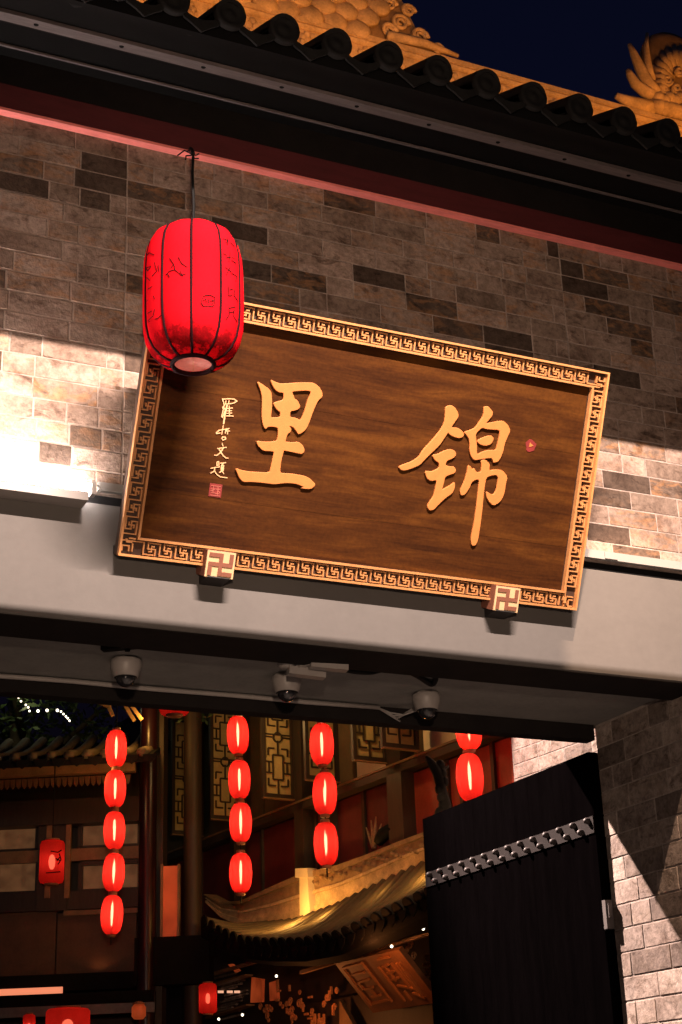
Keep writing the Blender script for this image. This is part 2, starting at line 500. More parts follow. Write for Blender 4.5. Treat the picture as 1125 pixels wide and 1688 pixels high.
CH_JIN=[[(1.56,0.918),(1.57,0.93),(1.589,0.936),(1.61,0.929),(1.633,0.904),(1.636,0.887),(1.621,0.86),(1.602,0.826),(1.641,0.831),(1.667,0.82),(1.682,0.806),(1.675,0.791),(1.657,0.784),(1.628,0.786),(1.603,0.795),(1.592,0.805),(1.573,0.766),(1.554,0.732),(1.521,0.695),(1.488,0.656),(1.462,0.621),(1.42,0.598),(1.383,0.582),(1.364,0.584),(1.351,0.596),(1.379,0.611),(1.415,0.628),(1.453,0.658),(1.467,0.691),(1.512,0.75),(1.544,0.796),(1.565,0.841),(1.565,0.876)],
[(1.524,0.678),(1.554,0.686),(1.589,0.709),(1.619,0.72),(1.643,0.716),(1.654,0.7),(1.641,0.681),(1.605,0.662),(1.601,0.637),(1.625,0.634),(1.652,0.637),(1.665,0.621),(1.657,0.606),(1.631,0.595),(1.609,0.582),(1.607,0.546),(1.599,0.51),(1.626,0.528),(1.651,0.545),(1.668,0.562),(1.671,0.534),(1.661,0.505),(1.633,0.483),(1.599,0.447),(1.573,0.412),(1.551,0.406),(1.536,0.422),(1.545,0.444),(1.563,0.478),(1.568,0.52),(1.569,0.562),(1.536,0.551),(1.512,0.562),(1.496,0.594),(1.536,0.596),(1.572,0.619),(1.568,0.646),(1.543,0.656)],
[(1.773,0.958),(1.796,0.963),(1.825,0.941),(1.826,0.923),(1.807,0.896),(1.79,0.872),(1.84,0.89),(1.89,0.905),(1.921,0.888),(1.94,0.862),(1.93,0.833),(1.917,0.788),(1.915,0.752),(1.907,0.722),(1.895,0.699),(1.872,0.69),(1.866,0.702),(1.86,0.712),(1.837,0.709),(1.798,0.698),(1.76,0.687),(1.739,0.706),(1.727,0.732),(1.724,0.76),(1.716,0.787),(1.701,0.804),(1.683,0.817),(1.713,0.829),(1.742,0.847),(1.761,0.881),(1.779,0.916)],
[(1.745,0.819),(1.777,0.856),(1.806,0.851),(1.881,0.859),(1.885,0.833),(1.879,0.775),(1.876,0.752),(1.831,0.746),(1.797,0.731),(1.775,0.716),(1.765,0.727),(1.763,0.758),(1.754,0.785)],
[(1.762,0.784),(1.789,0.803),(1.835,0.822),(1.853,0.807),(1.841,0.78),(1.811,0.767),(1.778,0.771)],
[(1.799,0.689),(1.822,0.696),(1.849,0.679),(1.851,0.643),(1.885,0.655),(1.926,0.657),(1.961,0.63),(1.956,0.594),(1.956,0.544),(1.942,0.503),(1.906,0.475),(1.879,0.491),(1.86,0.513),(1.854,0.539),(1.882,0.527),(1.898,0.529),(1.91,0.552),(1.911,0.595),(1.911,0.62),(1.897,0.632),(1.866,0.624),(1.84,0.61),(1.838,0.571),(1.839,0.514),(1.843,0.444),(1.844,0.359),(1.843,0.288),(1.831,0.262),(1.813,0.263),(1.804,0.297),(1.81,0.369),(1.81,0.468),(1.807,0.538),(1.806,0.595),(1.783,0.592),(1.761,0.576),(1.754,0.545),(1.732,0.507),(1.713,0.503),(1.706,0.525),(1.722,0.569),(1.73,0.613),(1.731,0.655),(1.745,0.65),(1.756,0.634),(1.766,0.646),(1.779,0.626),(1.809,0.63),(1.807,0.666)]]
INSCR=[[(0.401,0.783),(0.408,0.77),(0.411,0.761)],
[(0.401,0.782),(0.434,0.789),(0.458,0.791),(0.474,0.784),(0.46,0.773),(0.441,0.766),(0.411,0.76)],
[(0.42,0.777),(0.419,0.764)],
[(0.435,0.781),(0.434,0.766)],
[(0.418,0.76),(0.409,0.743),(0.413,0.736),(0.41,0.7)],
[(0.415,0.744),(0.423,0.734),(0.414,0.697)],
[(0.428,0.757),(0.425,0.725),(0.424,0.67)],
[(0.439,0.756),(0.448,0.709)],
[(0.431,0.742),(0.457,0.749)],
[(0.432,0.731),(0.455,0.736)],
[(0.432,0.72),(0.457,0.725)],
[(0.432,0.708),(0.466,0.712)],
[(0.424,0.661),(0.422,0.619)],
[(0.395,0.621),(0.406,0.635),(0.445,0.648)],
[(0.414,0.624),(0.395,0.618)],
[(0.44,0.647),(0.439,0.627)],
[(0.441,0.641),(0.454,0.652)],
[(0.44,0.637),(0.459,0.64)],
[(0.45,0.639),(0.45,0.624)],
[(0.427,0.607),(0.442,0.609),(0.445,0.6),(0.432,0.593),(0.426,0.6),(0.427,0.607)],
[(0.43,0.577),(0.436,0.566)],
[(0.412,0.55),(0.454,0.562)],
[(0.441,0.559),(0.428,0.533),(0.413,0.518),(0.401,0.518)],
[(0.419,0.548),(0.443,0.522),(0.458,0.513),(0.47,0.513)],
[(0.418,0.487),(0.42,0.471),(0.43,0.475),(0.426,0.491),(0.418,0.487)],
[(0.392,0.454),(0.434,0.467)],
[(0.411,0.462),(0.412,0.444),(0.395,0.432)],
[(0.412,0.444),(0.426,0.43),(0.444,0.421),(0.478,0.421)],
[(0.435,0.484),(0.461,0.49)],
[(0.45,0.486),(0.442,0.474),(0.443,0.452)],
[(0.442,0.472),(0.453,0.476),(0.455,0.453)],
[(0.448,0.468),(0.449,0.449),(0.438,0.441)],
[(0.45,0.45),(0.459,0.438)]]
LMARKS=[[(-2.477,5.074),(-2.382,5.089),(-2.269,5.089),(-2.139,5.058),(-2.055,5.067)],[(-2.384,5.153),(-2.292,5.117),(-2.348,5.103)],[(-2.292,5.117),(-2.258,5.083)],[(-2.204,5.15),(-2.139,5.117),(-2.034,5.099)],[(-2.16,5.08),(-2.117,5.053)],[(-2.429,5.081),(-2.381,5.058)],[(-1.724,4.959),(-1.596,4.968),(-1.485,4.964),(-1.485,4.933),(-1.531,4.917),(-1.724,4.912),(-1.766,4.927),(-1.724,4.959)],[(-1.724,4.938),(-1.671,4.945),(-1.661,4.93)],[(-1.618,4.947),(-1.618,4.926)],[(-1.585,4.941),(-1.508,4.947),(-1.542,4.927)],[(-1.253,5.274),(-1.138,5.274),(-1.198,5.257)],[(-1.138,5.29),(-1.169,5.249)],[(-1.076,5.269),(-0.972,5.259)],[(-1.269,5.197),(-1.201,5.192)],[(-1.201,5.181),(-0.977,5.199)],[(-1.111,5.217),(-1.144,5.165)],[(-1.081,5.177),(-0.941,5.176)],[(-1.231,5.13),(-1.085,5.117)],[(-1.115,5.141),(-1.205,5.095)],[(-1.085,5.112),(-0.905,5.115),(-0.947,5.089)],[(-1.165,5.04),(-1.153,4.994),(-1.059,5.008)],[(-1.121,5.028),(-1.04,5.039)],[(-0.988,5.042),(-1.008,5.008),(-0.851,4.998)],[(-1.141,4.942),(-1.127,4.907),(-1.187,4.881)],[(-1.126,4.938),(-0.957,4.96)],[(-0.995,4.946),(-0.998,4.909),(-0.838,4.899)],[(-1.112,4.919),(-0.996,4.932)],[(-3.087,5.17),(-2.861,5.15),(-2.982,5.141),(-3.087,5.17)],[(-2.759,5.161),(-2.694,5.112),(-2.821,5.098)],[(-2.666,5.142),(-2.65,5.108)],[(-2.972,5.05),(-2.817,5.047)],[(-3.037,4.998),(-2.989,4.998)],[(-2.78,4.998),(-2.747,4.979)],[(-3.025,4.902),(-2.807,4.906),(-2.759,4.933)],[(-3.024,4.897),(-2.71,4.887),(-2.584,4.898)],[(-3.005,4.937),(-2.843,4.931)],[(3.121,5.239),(-2.947,5.229),(-2.761,5.199)],[(-3.026,5.114),(-2.893,5.084)]]

# ================================================================== THE GATE
# ------------------------------------------------------------------ bricks
BRICKS = {}


def brick_mesh(L, h, d, var, mat):
    key = (round(L, 3), round(h, 3), d, var, mat.name)
    if key in BRICKS:
        return BRICKS[key]
    rnd = random.Random(hash(key[:4]) & 0xffff)
    c = 0.0026
    j = lambda: rnd.uniform(-0.0018, 0.0018)
    vs = [(x * L / 2, d, z * h / 2) for x, z in ((-1, -1), (1, -1), (1, 1), (-1, 1))]
    vs += [(x * L / 2 + j() * .5, c + j() * .5, z * h / 2 + j() * .5) for x, z in ((-1, -1), (1, -1), (1, 1), (-1, 1))]
    vs += [(x * (L / 2 - c - abs(j())), j() * 0.7, z * (h / 2 - c - abs(j()))) for x, z in ((-1, -1), (1, -1), (1, 1), (-1, 1))]
    fs = [(0, 1, 5, 4), (1, 2, 6, 5), (2, 3, 7, 6), (3, 0, 4, 7), (4, 5, 9, 8), (5, 6, 10, 9), (6, 7, 11, 10), (7, 4, 8, 11), (8, 9, 10, 11)]
    me = bpy.data.meshes.new("brick")
    me.from_pydata(vs, [], fs); me.materials.append(mat); me.update()
    BRICKS[key] = me
    return me


def lay_bricks(parent, pl, s0, s1, z0, z1, course, long_, short_, mat, off, rnd, joint=0.006, depth=0.06, rows=None, sizes=None):
    """Returns a list of (centre, mesh, angle) for one panel of brickwork on plane pl."""
    res = []
    ang = math.atan2(pl.e.y, pl.e.x)
    z = z0; row = 0
    while z < z1 - 0.02:
        h = min(course, z1 - z)
        s = s0; k = row % 2
        first = True
        while s < s1 - 0.01:
            L = long_ if rnd.random() < 0.68 else short_
            if first:
                L = (long_ if k else short_) * rnd.choice((1.0, 0.9, 0.75)); first = False
            L = min(L, s1 - s)
            if s1 - s - L < 0.05:
                L = s1 - s
            c = pl.P(s + L / 2, z + h / 2, off + rnd.uniform(-0.0008, 0.0010))
            res.append((c, brick_mesh(round((L - joint) / 0.01) * 0.01 if L in (long_, short_) else L - joint, h - joint, depth, rnd.randrange(4), mat), ang))
            s += L
        z += course; row += 1
    return res


def put_bricks(parent, items, want, mat, limit=300):
    vis = []; rest = []
    for it in items:
        u, v, w = to_pix(it[0])
        (vis if want(u, v) else rest).append(it)
    rest += vis[limit:]; vis = vis[:limit]
    for c, me, ang in vis:
        link_mesh("brick", me, c, parent, (0, 0, ang))
    if rest:
        mb = MB()
        for c, me, ang in rest:
            R = Matrix.Rotation(ang, 3, 'Z')
            mb.add([c + R @ v.co for v in me.vertices], [tuple(p.vertices) for p in me.polygons])
        o = mb.build("brickwork", mat, parent)
        o["kind"] = "stuff"


SIGN_PX = [(192, 908), (948, 1010), (1003, 612), (249, 467)]


def in_poly(u, v, poly):
    ins = False; n = len(poly)
    for i in range(n):
        x1, y1 = poly[i]; x2, y2 = poly[(i + 1) % n]
        if (y1 > v) != (y2 > v) and u < (x2 - x1) * (v - y1) / (y2 - y1) + x1:
            ins = not ins
    return ins


FRONT = Plane((0, 0, 0), (1, 0, 0), (0, -1, 0))
rnd = random.Random(3)
gw = thing("brick_wall", (3.3, 0.2, 4.40), "weathered grey brick gate wall behind the carved wooden sign", "wall")
items = []
XJ = [0.2, 2.02, 4.62, 6.9]
for a, b in zip(XJ[:-1], XJ[1:]):
    items += lay_bricks(gw, FRONT, a, b, 4.455, 6.42, 0.1092, 0.315, 0.158, M['brick'], 0.0, rnd)


def want_gate(u, v):
    return -40 < u < 1165 and v > 120 and not in_poly(u, v, [(225, 885), (920, 985), (975, 640), (275, 500)])


put_bricks(gw, items, want_gate, M['brick'])
MB().ab((0.2, 0.0024, 4.455), (6.9, 0.35, 6.60)).build("mortar", M['mortar'], gw)

# ------------------------------------------------------------------ lintel, soffit, rear beam
ln = thing("lintel_beam", (3.2, 0.16, 3.82), "smooth grey plastered lintel beam under the wooden sign", "beam")
prof = [(0.0, 3.826), (0.006, 3.82), (0.32, 3.82), (0.32, 4.40), (0.004, 4.40), (0.0, 4.396)]
MB().extrude([(-0.3, y, z) for y, z in prof], (7.4, 0, 0)).build("beam_body", M['plaster'], ln)
MB().ab((-0.3, 0.03, 4.402), (7.1, 0.30, 4.453)).build("top_recess", M['black'], ln)
MB().ab((-0.3, 0.002, 3.8155), (7.1, 0.318, 3.8195)).build("dark_underside", M['dark_beam'], ln)  # thin sheet, darker than the beam face

so_ = thing("passage_ceiling", (3.2, 0.7, 3.86), "flat grey plaster ceiling of the gate passage", "ceiling")
MB().ab((0.9, 0.322, 3.862), (5.6, 1.16, 4.2)).build("ceiling_slab", M['soffit'], so_)
rb = MB().ab((0.9, 1.075, 3.768), (5.285, 1.165, 3.860)).build("rear_beam", M['dark_beam'])
tag(rb, "black horizontal beam at the back of the passage ceiling", "beam")

# ------------------------------------------------------------------ passage walls
XW = 5.30
SIDE = Plane((XW, 0, 0), (0, -1, 0), (-1, 0, 0))       # a = -y
sw = thing("passage_wall", (XW + 0.1, 0.55, 0), "brick side wall of the gate passage beside the black door", "wall")
its = lay_bricks(sw, SIDE, -1.09, 0.0, 0.05, 3.86, 0.131, 0.37, 0.185, M['brick_side'], 0.0, random.Random(5), 0.008)
put_bricks(sw, its, lambda u, v: u < 1180 and v < 1760, M['brick_side'])
MB().ab((XW + 0.004, 0.02, 0), (XW + 0.5, 1.085, 3.86)).build("mortar", M['mortar_side'], sw)
pier = thing("gate_pier", (6.1, 0.2, 0), "brick pier carrying the right end of the lintel beam", "pier")
its = lay_bricks(pier, FRONT, XW + 0.004, 6.9, 0.0, 3.80, 0.131, 0.37, 0.185, M['brick_side'], 0.0, random.Random(6), 0.008)
put_bricks(pier, its, lambda u, v: False, M['brick_side'])
MB().ab((XW + 0.51, 0.0045, 0), (6.9, 1.08, 3.812)).build("pier_core", M['mortar_side'], pier)
lw = thing("gate_pier", (0.3, 0.5, 0), "brick pier carrying the left end of the lintel beam", "pier")
its = lay_bricks(lw, FRONT, -0.3, 0.9, 0.0, 3.80, 0.131, 0.37, 0.185, M['brick_side'], 0.0, random.Random(8), 0.008)
put_bricks(lw, its, lambda u, v: False, M['brick_side'])
MB().ab((-0.3, 0.0045, 0), (0.896, 1.36, 3.812)).build("pier_core", M['mortar_side'], lw)

# ------------------------------------------------------------------ door leaf
dr = thing("gate_door", (5.27, 1.1, 0), "tall black open door leaf with an iron band of studs", "door")
DY0, DY1, DX = 1.10, 3.22, 5.245
for i in range(6):
    a = DY0 + (DY1 - DY0) * i / 6; b = DY0 + (DY1 - DY0) * (i + 1) / 6
    MB().ab((DX + 0.0006 * (i % 2), a + 0.0003, 0.06), (DX + 0.07, b - 0.0003, 3.70)).build("plank", M['door'], dr)
band = MB().ab((DX - 0.008, DY0 + 0.004, 3.225), (DX - 0.0005, DY1 - 0.01, 3.322)).build("iron_band", M['door_band'], dr)
st = MB(); st.lathe((0, 0, 0), [(0.0, 0.034), (0.010, 0.032), (0.0175, 0.024), (0.0195, 0.012), (0.0195, 0.0)], 8)
sm_ = None
for row, zz in ((0, 3.300), (1, 3.246)):
    for i in range(14):
        y = DY0 + 0.05 + 0.152 * i + 0.076 * row
        if y > DY1 - 0.03: continue
        if sm_ is None:
            o = st.build("stud", M['stud'], band, True, (0, 0, 0)); sm_ = o.data
            o.location = Vector((DX - 0.008, y, zz)) - LOC[band.name]
        else:
            o = link_mesh("stud", sm_, (DX - 0.008, y, zz), band)
        o.rotation_euler = (0, -PI / 2, 0)
hp = at_x(1034, 1497, DX + 0.02)
MB().ab((DX - 0.004, DY0 - 0.035, hp.z - 0.09), (DX + 0.045, DY0 - 0.002, hp.z + 0.07)).ab((DX + 0.005, DY0 - 0.05, hp.z - 0.03), (DX + 0.03, DY0 - 0.035, hp.z + 0.05)).build("hinge", simple('hinge_iron', (.07, .062, .06), .6, .2, 20), dr)
for zz in (0.6, 1.7):
    MB().ab((DX - 0.004, DY0 - 0.03, zz - 0.06), (DX + 0.04, DY0 - 0.002, zz + 0.06)).build("hinge", M['door_band'], dr)

# ------------------------------------------------------------------ eave
ev = thing("tiled_eave", (3.3, -0.4, 6.42), "dark tiled eave with red beam and lit ridge above the brick wall", "roof")
X0, X1 = -0.2, 7.4
MB().ab((X0, -0.046, 6.430), (X1, 0.016, 6.572)).build("red_beam", M['red_beam'], ev)
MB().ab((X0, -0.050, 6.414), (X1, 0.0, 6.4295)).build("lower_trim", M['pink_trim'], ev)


def under(y):
    return 6.45 + 0.30 * (y + 0.95)


def sloped(y0, y1, t, lift, name, mat):
    pts = [(X0, y0, under(y0) + lift), (X0, y1, under(y1) + lift), (X0, y1, under(y1) + lift + t), (X0, y0, under(y0) + lift + t)]
    return MB().extrude(pts, (X1 - X0, 0, 0)).build(name, mat, ev)


sloped(-0.96, 0.30, 0.03, 0.02, "eave_boarding", M['black'])
MB().ab((X0, -0.045, 6.574), (X1, 0.10, 6.76)).build("wall_plate", M['dark_beam'], ev)
sloped(-0.215, -0.195, 0.012, 0.0, "batten", M['plank'])
pk = sloped(-0.60, -0.505, 0.022, -0.005, "eave_plank", M['plank'])
sloped(-0.50, -0.47, 0.012, 0.006, "batten", M['dark_beam'])
sloped(-0.96, -0.915, 0.05, -0.03, "fascia", M['black'])
nm = None
for i in range(16):
    x = 0.55 + 0.42 * i; y = -0.555
    mb = MB().ball((0, 0, 0), (0.013, 0.013, 0.005), 8, 4)
    if nm is None:
        o = mb.build("nail_head", M['black'], pk, True, (0, 0, 0)); nm = o.data; o.location = Vector((x, y, under(y) - 0.006)) - LOC[pk.name]
    else:
        link_mesh("nail_head", nm, (x, y, under(y) - 0.006), pk)

# tiles
SL = 0.44
YE, ZE = -1.0, 6.535
PER = 0.2765
XS = 2.752
slope_dir = Vector((0, 1, SL)).normalized()
slope_up = Vector((1, 0, 0)).cross(slope_dir)
TL = 1.32


def half_shell(r0, r1, L, up=1, n=10, a0=0.0, a1=PI):
    mb = MB(); A = []; B = []
    pr = []
    for k in range(n + 1):
        a = a0 + (a1 - a0) * k / n
        pr.append((math.cos(a), up * math.sin(a)))
    def pt(c, s, r, t): return Vector((c * r, 0, 0)) + slope_up * (s * r) + slope_dir * t
    ring = lambda r, t: [pt(c, s, r, t) for c, s in pr]
    o0, o1, i0, i1 = ring(r0, 0), ring(r0, L), ring(r1, 0), ring(r1, L)
    mb.strip(o0, o1); mb.strip(i1, i0); mb.strip(i0, o0); mb.strip(o1, i1)
    return mb


cap = half_shell(0.078, 0.058, TL)
# round end disc with a raised rim and a relief boss
disc_r = [(0.0, 0.010), (0.022, 0.010), (0.026, 0.003), (0.050, 0.003), (0.054, 0.012), (0.076, 0.012), (0.078, 0.0), (0.078, -0.02)]
dv = MB().lathe((0, 0, 0), disc_r, 18)
for i in range(len(dv.v)):
    p = dv.v[i]; dv.v[i] = Vector((p.x, -p.z, p.y))
cap.add(dv.v, dv.f)
pan = half_shell(0.135, 0.120, TL, -1, 10, 0.38, PI - 0.38)
tongue = MB()
tp = [(-0.118, -0.038), (-0.09, -0.085), (-0.05, -0.118), (-0.02, -0.126), (0, -0.150), (0.02, -0.126), (0.05, -0.118), (0.09, -0.085), (0.118, -0.038), (0.07, -0.095), (0.0, -0.112), (-0.07, -0.095)]
cap_me = pan_me = ton_me = None
n0 = -11; n1 = 17
for k in range(n0, n1):
    x = XS + PER * k
    if not (X0 < x < X1): continue
    j = rnd.uniform(-0.006, 0.006)
    if cap_me is None:
        o = cap.build("cap_tile", M['tile'], ev, True, (0, 0, 0)); cap_me = o.data; o.location = Vector((x, YE + j, ZE)) - LOC[ev.name]
        o2 = pan.build("pan_tile", M['tile'], ev, True, (0, 0, 0)); pan_me = o2.data; o2.location = Vector((x + PER / 2, YE + 0.02, ZE + 0.052)) - LOC[ev.name]
    else:
        link_mesh("cap_tile", cap_me, (x, YE + j, ZE + rnd.uniform(-0.004, 0.004)), ev)
        link_mesh("pan_tile", pan_me, (x + PER / 2, YE + 0.02 + j, ZE + 0.052 + rnd.uniform(-0.004, 0.004)), ev)
    # drip tile: shield shaped tongue that hangs from each pan tile
    if ton_me is None:
        outline = [(0.122 * math.cos(a), -0.122 * math.sin(a) * 0.95) for a in [0.42 + (PI - 0.84) * q / 12 for q in range(13)]]
        low = [(-0.112, -0.065), (-0.085, -0.125), (-0.045, -0.150), (0, -0.185), (0.045, -0.150), (0.085, -0.125), (0.112, -0.065)]
        tongue.extrude([(a, 0, b) for a, b in outline + low], (0, -0.012, 0))
        o = tongue.build("drip_tile", M['tile'], ev, False, (0, 0, 0)); ton_me = o.data; o.location = Vector((x + PER / 2, YE + 0.018, ZE + 0.052)) - LOC[ev.name]
    else:
        link_mesh("drip_tile", ton_me, (x + PER / 2, YE + 0.018 + j, ZE + 0.052), ev)

# ridge
RY = 0.25
RTOP = 7.755
rg = thing("roof_ridge", (3.3, RY + 0.1, 7.0), "ornate roof ridge lit orange above the dark eave tiles", "ridge")
MB().ab((X0, RY, 6.95), (X1, RY + 0.22, RTOP - 0.05)).build("ridge_wall", M['ridge'], rg)
mb = MB()
mb.ab((X0, RY - 0.03, RTOP - 0.05), (X1, RY + 0.25, RTOP - 0.015)); mb.tube([(X0, RY - 0.01, RTOP - 0.065), (X1, RY - 0.01, RTOP - 0.065)], 0.02, 8)
mb.tube([(X0, RY + 0.11, RTOP - 0.012), (X1, RY + 0.11, RTOP - 0.012)], 0.05, 8)
mb.build("ridge_moulding", M['ridge'], rg)
mb = MB()
for i in range(40):
    x = X0 + 0.15 + i * 0.19
    for q in range(7):
        a = 2 * PI * q / 7
        mb.ball((x + 0.045 * math.cos(a), RY - 0.004, 7.60 + 0.045 * math.sin(a)), (0.024, 0.014, 0.024), 6, 4)
o = mb.build("flower_relief", M['ridge'], rg, True); o["kind"] = "stuff"

# scaled beast body on the ridge (rises towards the left)
orn = thing("ridge_ornament", (3.2, RY + 0.11, RTOP), "scaly carved ornament on the lit roof ridge", "ornament")


def orn_top(x):
    pts = [(4.16, 7.77), (4.02, 7.83), (3.92, 7.93), (3.84, 8.10), (3.74, 8.32), (3.5, 8.6), (2.2, 8.75)]
    for (xa, za), (xb, zb) in zip(pts[:-1], pts[1:]):
        if xb <= x <= xa:
            return zb + (za - zb) * (x - xb) / (xa - xb)
    return 7.77


body = [(2.25, RY + 0.02, 7.75)] + [(x, RY + 0.02, orn_top(x)) for x in (2.25, 3.5, 3.74, 3.84, 3.92, 4.02, 4.16)] + [(4.22, RY + 0.02, 7.75)]
MB().extrude(body, (0, 0.18, 0)).build("body", M['ridge_dark'], orn)
sc_me = None
row = 0; z = 7.80
while z < 8.35:
    x = 2.30 + (0.075 if row % 2 else 0)
    while x < 3.86:
        if orn_top(x + 0.12) > z + 0.06 and not (3.62 < x and z < 8.0):
            if sc_me is None:
                s_ = MB()
                for i in range(1, 7):
                    pass
                s_.ball((0, 0, 0), (0.086, 0.045, 0.098), 12, 6)
                o = s_.build("scale", M['ridge'], orn, True, (0, 0, 0)); sc_me = o.data; o.location = Vector((x, RY + 0.01, z)) - LOC[orn.name]
            else:
                o = link_mesh("scale", sc_me, (x + rnd.uniform(-.008, .008), RY + 0.008, z + rnd.uniform(-.008, .008)), orn)
            o.rotation_euler = (rad(-22), rad(rnd.uniform(-8, 8) - 14), 0)
        x += 0.15
    z += 0.105; row += 1
mb = MB()
for cx, cz, r in ((3.93, 7.86, 0.055), (3.80, 7.92, 0.06), (3.86, 8.03, 0.045), (3.73, 8.04, 0.05), (4.05, 7.80, 0.035), (3.72, 7.84, 0.05)):
    pts = []
    for k in range(22):
        a = k * 0.55; rr = r * (1 - k / 26)
        pts.append((cx + rr * math.cos(a), RY - 0.005, cz + rr * math.sin(a)))
    mb.tube(pts, [0.016 * (1 - k / 40) for k in range(22)], 6)
mb.tube([(3.70, RY - 0.01, 7.79), (3.95, RY - 0.02, 7.80), (4.18, RY - 0.02, 7.775)], [0.03, 0.028, 0.012], 8)
mb.build("scroll_curls", M['ridge'], orn, True)

# fish-tail / wave ornament at the right
dg = thing("ridge_ornament", (5.75, RY + 0.11, RTOP), "curled leafy dragon ornament at the end of the lit roof ridge", "ornament")


def px_ridge(x, y, yy=RY - 0.02):          # crop of the photograph (960, 30) at 6.82 x
    return at_y(960 + x / 6.82, 30 + y / 6.82, yy)


def horn(pts, r0, r1, name="leaf_horn", yy=RY):
    P = [px_ridge(x, y, yy) for x, y in pts]
    n = len(P)
    return MB().tube(P, [r0 + (r1 - r0) * (i / (n - 1)) ** 1.4 for i in range(n)], 8).build(name, M['ridge'], dg, True)


horn([(830, 860), (740, 740), (650, 560), (580, 400), (530, 290)], 0.05, 0.014)
horn([(820, 880), (700, 820), (600, 740), (540, 640), (515, 580)], 0.045, 0.018)
horn([(840, 850), (760, 760), (690, 660), (640, 590)], 0.035, 0.012)
horn([(780, 700), (740, 520), (720, 330), (730, 170)], 0.03, 0.010)
horn([(760, 1010), (600, 960), (480, 920), (380, 870)], 0.05, 0.022)
horn([(800, 1060), (700, 1010), (560, 940), (500, 890)], 0.03, 0.012)
fan_c = [(1040, 700), (1150, 760)]
mb = MB()
for i in range(11):
    a = rad(200 - i * 15)
    P = [px_ridge(1050 + 60 * math.cos(a), 720 - 80 * math.sin(a), RY + 0.03), px_ridge(1050 + 190 * math.cos(a), 720 - 240 * math.sin(a), RY - 0.01), px_ridge(1060 + 290 * math.cos(a), 720 - 400 * math.sin(a), RY + 0.03)]
    mb.tube(P, [0.03, 0.042, 0.02], 8)
mb.build("fan_crest", M['ridge'], dg, True)
mb = MB()
c = px_ridge(1060, 640, RY + 0.10)
mb.ball(c, (0.30, 0.09, 0.34), 16, 10)
mb.build("head", M['ridge_dark'], dg, True)
mb = MB()
for i in range(9):
    x = 850 + i * 60
    p = px_ridge(x, 900 + (i % 2) * 30, RY - 0.01); mb.ball(p, (0.055, 0.05, 0.045), 8, 6)
    p = px_ridge(x, 1000 + 14 * i, RY); mb.ball(p, (0.07, 0.06, 0.05), 8, 6)
mb.build("base_curls", M['ridge'], dg, True)
mb = MB()
for cx, cy, r in ((960, 700, 60), (1060, 790, 60), (930, 800, 45), (1090, 600, 55)):
    pts = []
    for k in range(18):
        a = k * 0.6; rr = r * (1 - k / 22)
        pts.append(px_ridge(cx + rr * math.cos(a), cy + rr * math.sin(a), RY - 0.03))
    mb.tube(pts, 0.012, 6)
mb.build("scroll_curls", M['ridge'], dg, True)

for i, x in enumerate((2.0, 2.9, 3.8, 4.7, 5.6, 6.3)):
    lamp("ridge_floodlight", 'SPOT', (x + 0.1, -0.55, 7.02), 27 if i != 3 else 17, (1.0, 0.36, 0.055), 0.04, (x, RY, 7.85), 100, 0.5)

rv = thing("added_rear_eave", (3.3, 1.2, 4.6), "unseen rear eave added to shade the passage wall", "roof")  # unseen slab, added so its edge shades the passage wall
MB().extrude([(-0.2, 0.36, 5.2), (-0.2, 2.0, 4.64), (-0.2, 2.0, 4.72), (-0.2, 0.36, 5.3)], (7.6, 0, 0)).build("roof_slab", M['tile'], rv)
MB().ab((-0.2, 1.97, 4.60), (7.4, 2.03, 4.70)).build("fascia", M['black'], rv)

# unseen mast and housing, with plates added to cut the floodlight above and below
fm = thing("unseen_flood_mast", (FLOOD.x, FLOOD.y - 0.5, 0), "unseen mast with plates added to cut the floodlight to a band", "lamp post")
MB().tube([(FLOOD.x, FLOOD.y - 0.5, 0), (FLOOD.x, FLOOD.y - 0.5, 4.5), (FLOOD.x, FLOOD.y - 0.5, 9.3)], [0.09, 0.07, 0.05], 12).build("mast", M['door_band'], fm, True)
MB().ab((FLOOD.x - 1.2, FLOOD.y - 0.46, FLOOD.z - 0.10), (FLOOD.x + 1.2, FLOOD.y - 0.05, FLOOD.z + 0.28)).build("lamp_housing", M['black'], fm)
hd = (Vector((FLOOD.x, 0, 5.19)) - FLOOD).normalized()
hv = FLOOD + hd * 1.0
ld = (Vector((FLOOD.x, 0, 3.80)) - FLOOD).normalized()
lv_ = FLOOD + ld * 1.0
MB().ab((FLOOD.x - 2.6, lv_.y, lv_.z - 0.35), (FLOOD.x + 2.6, lv_.y + 0.01, lv_.z)).build("added_lower_flap", M['black'], fm)
MB().ab((FLOOD.x - 2.6, hv.y, hv.z), (FLOOD.x + 2.6, hv.y + 0.01, FLOOD.z + 0.28)).build("added_hood", M['black'], fm)
MB().ab((FLOOD.x - 2.6, FLOOD.y - 0.05, FLOOD.z + 0.281), (FLOOD.x + 2.6, hv.y + 0.01, FLOOD.z + 0.29)).build("added_hood_top", M['black'], fm)

# ------------------------------------------------------------------ tube lights on the ledge
tl = thing("tube_light", (1.0, -0.06, 4.36), "glowing white fluorescent tube on the lintel left of the sign", "lamp")
ty, tz = -0.082, 4.440
MB().tube([(-0.1, ty, tz), (1.845, ty, tz)], 0.019, 12).build("tube", M['tube'], tl, True)
MB().ab((-0.15, -0.112, 4.362), (1.83, -0.004, 4.398)).build("housing", M['grey_plastic'], tl)
MB().ab((1.846, -0.106, 4.40), (1.868, -0.06, 4.464)).build("end_cap", M['grey_plastic'], tl)
loop = [(1.868 + 0.028 * math.sin(a), -0.082, 4.435 + 0.022 * math.cos(a)) for a in [PI * 2 * k / 14 for k in range(13)]]
MB().tube(loop, 0.0035, 6).build("wire_loop", M['white_plastic'], tl, True)
tj = thing("cable_trunking", (2.0, -0.02, 4.455), "short white cable trunking between the glowing tube and sign", "trunking")
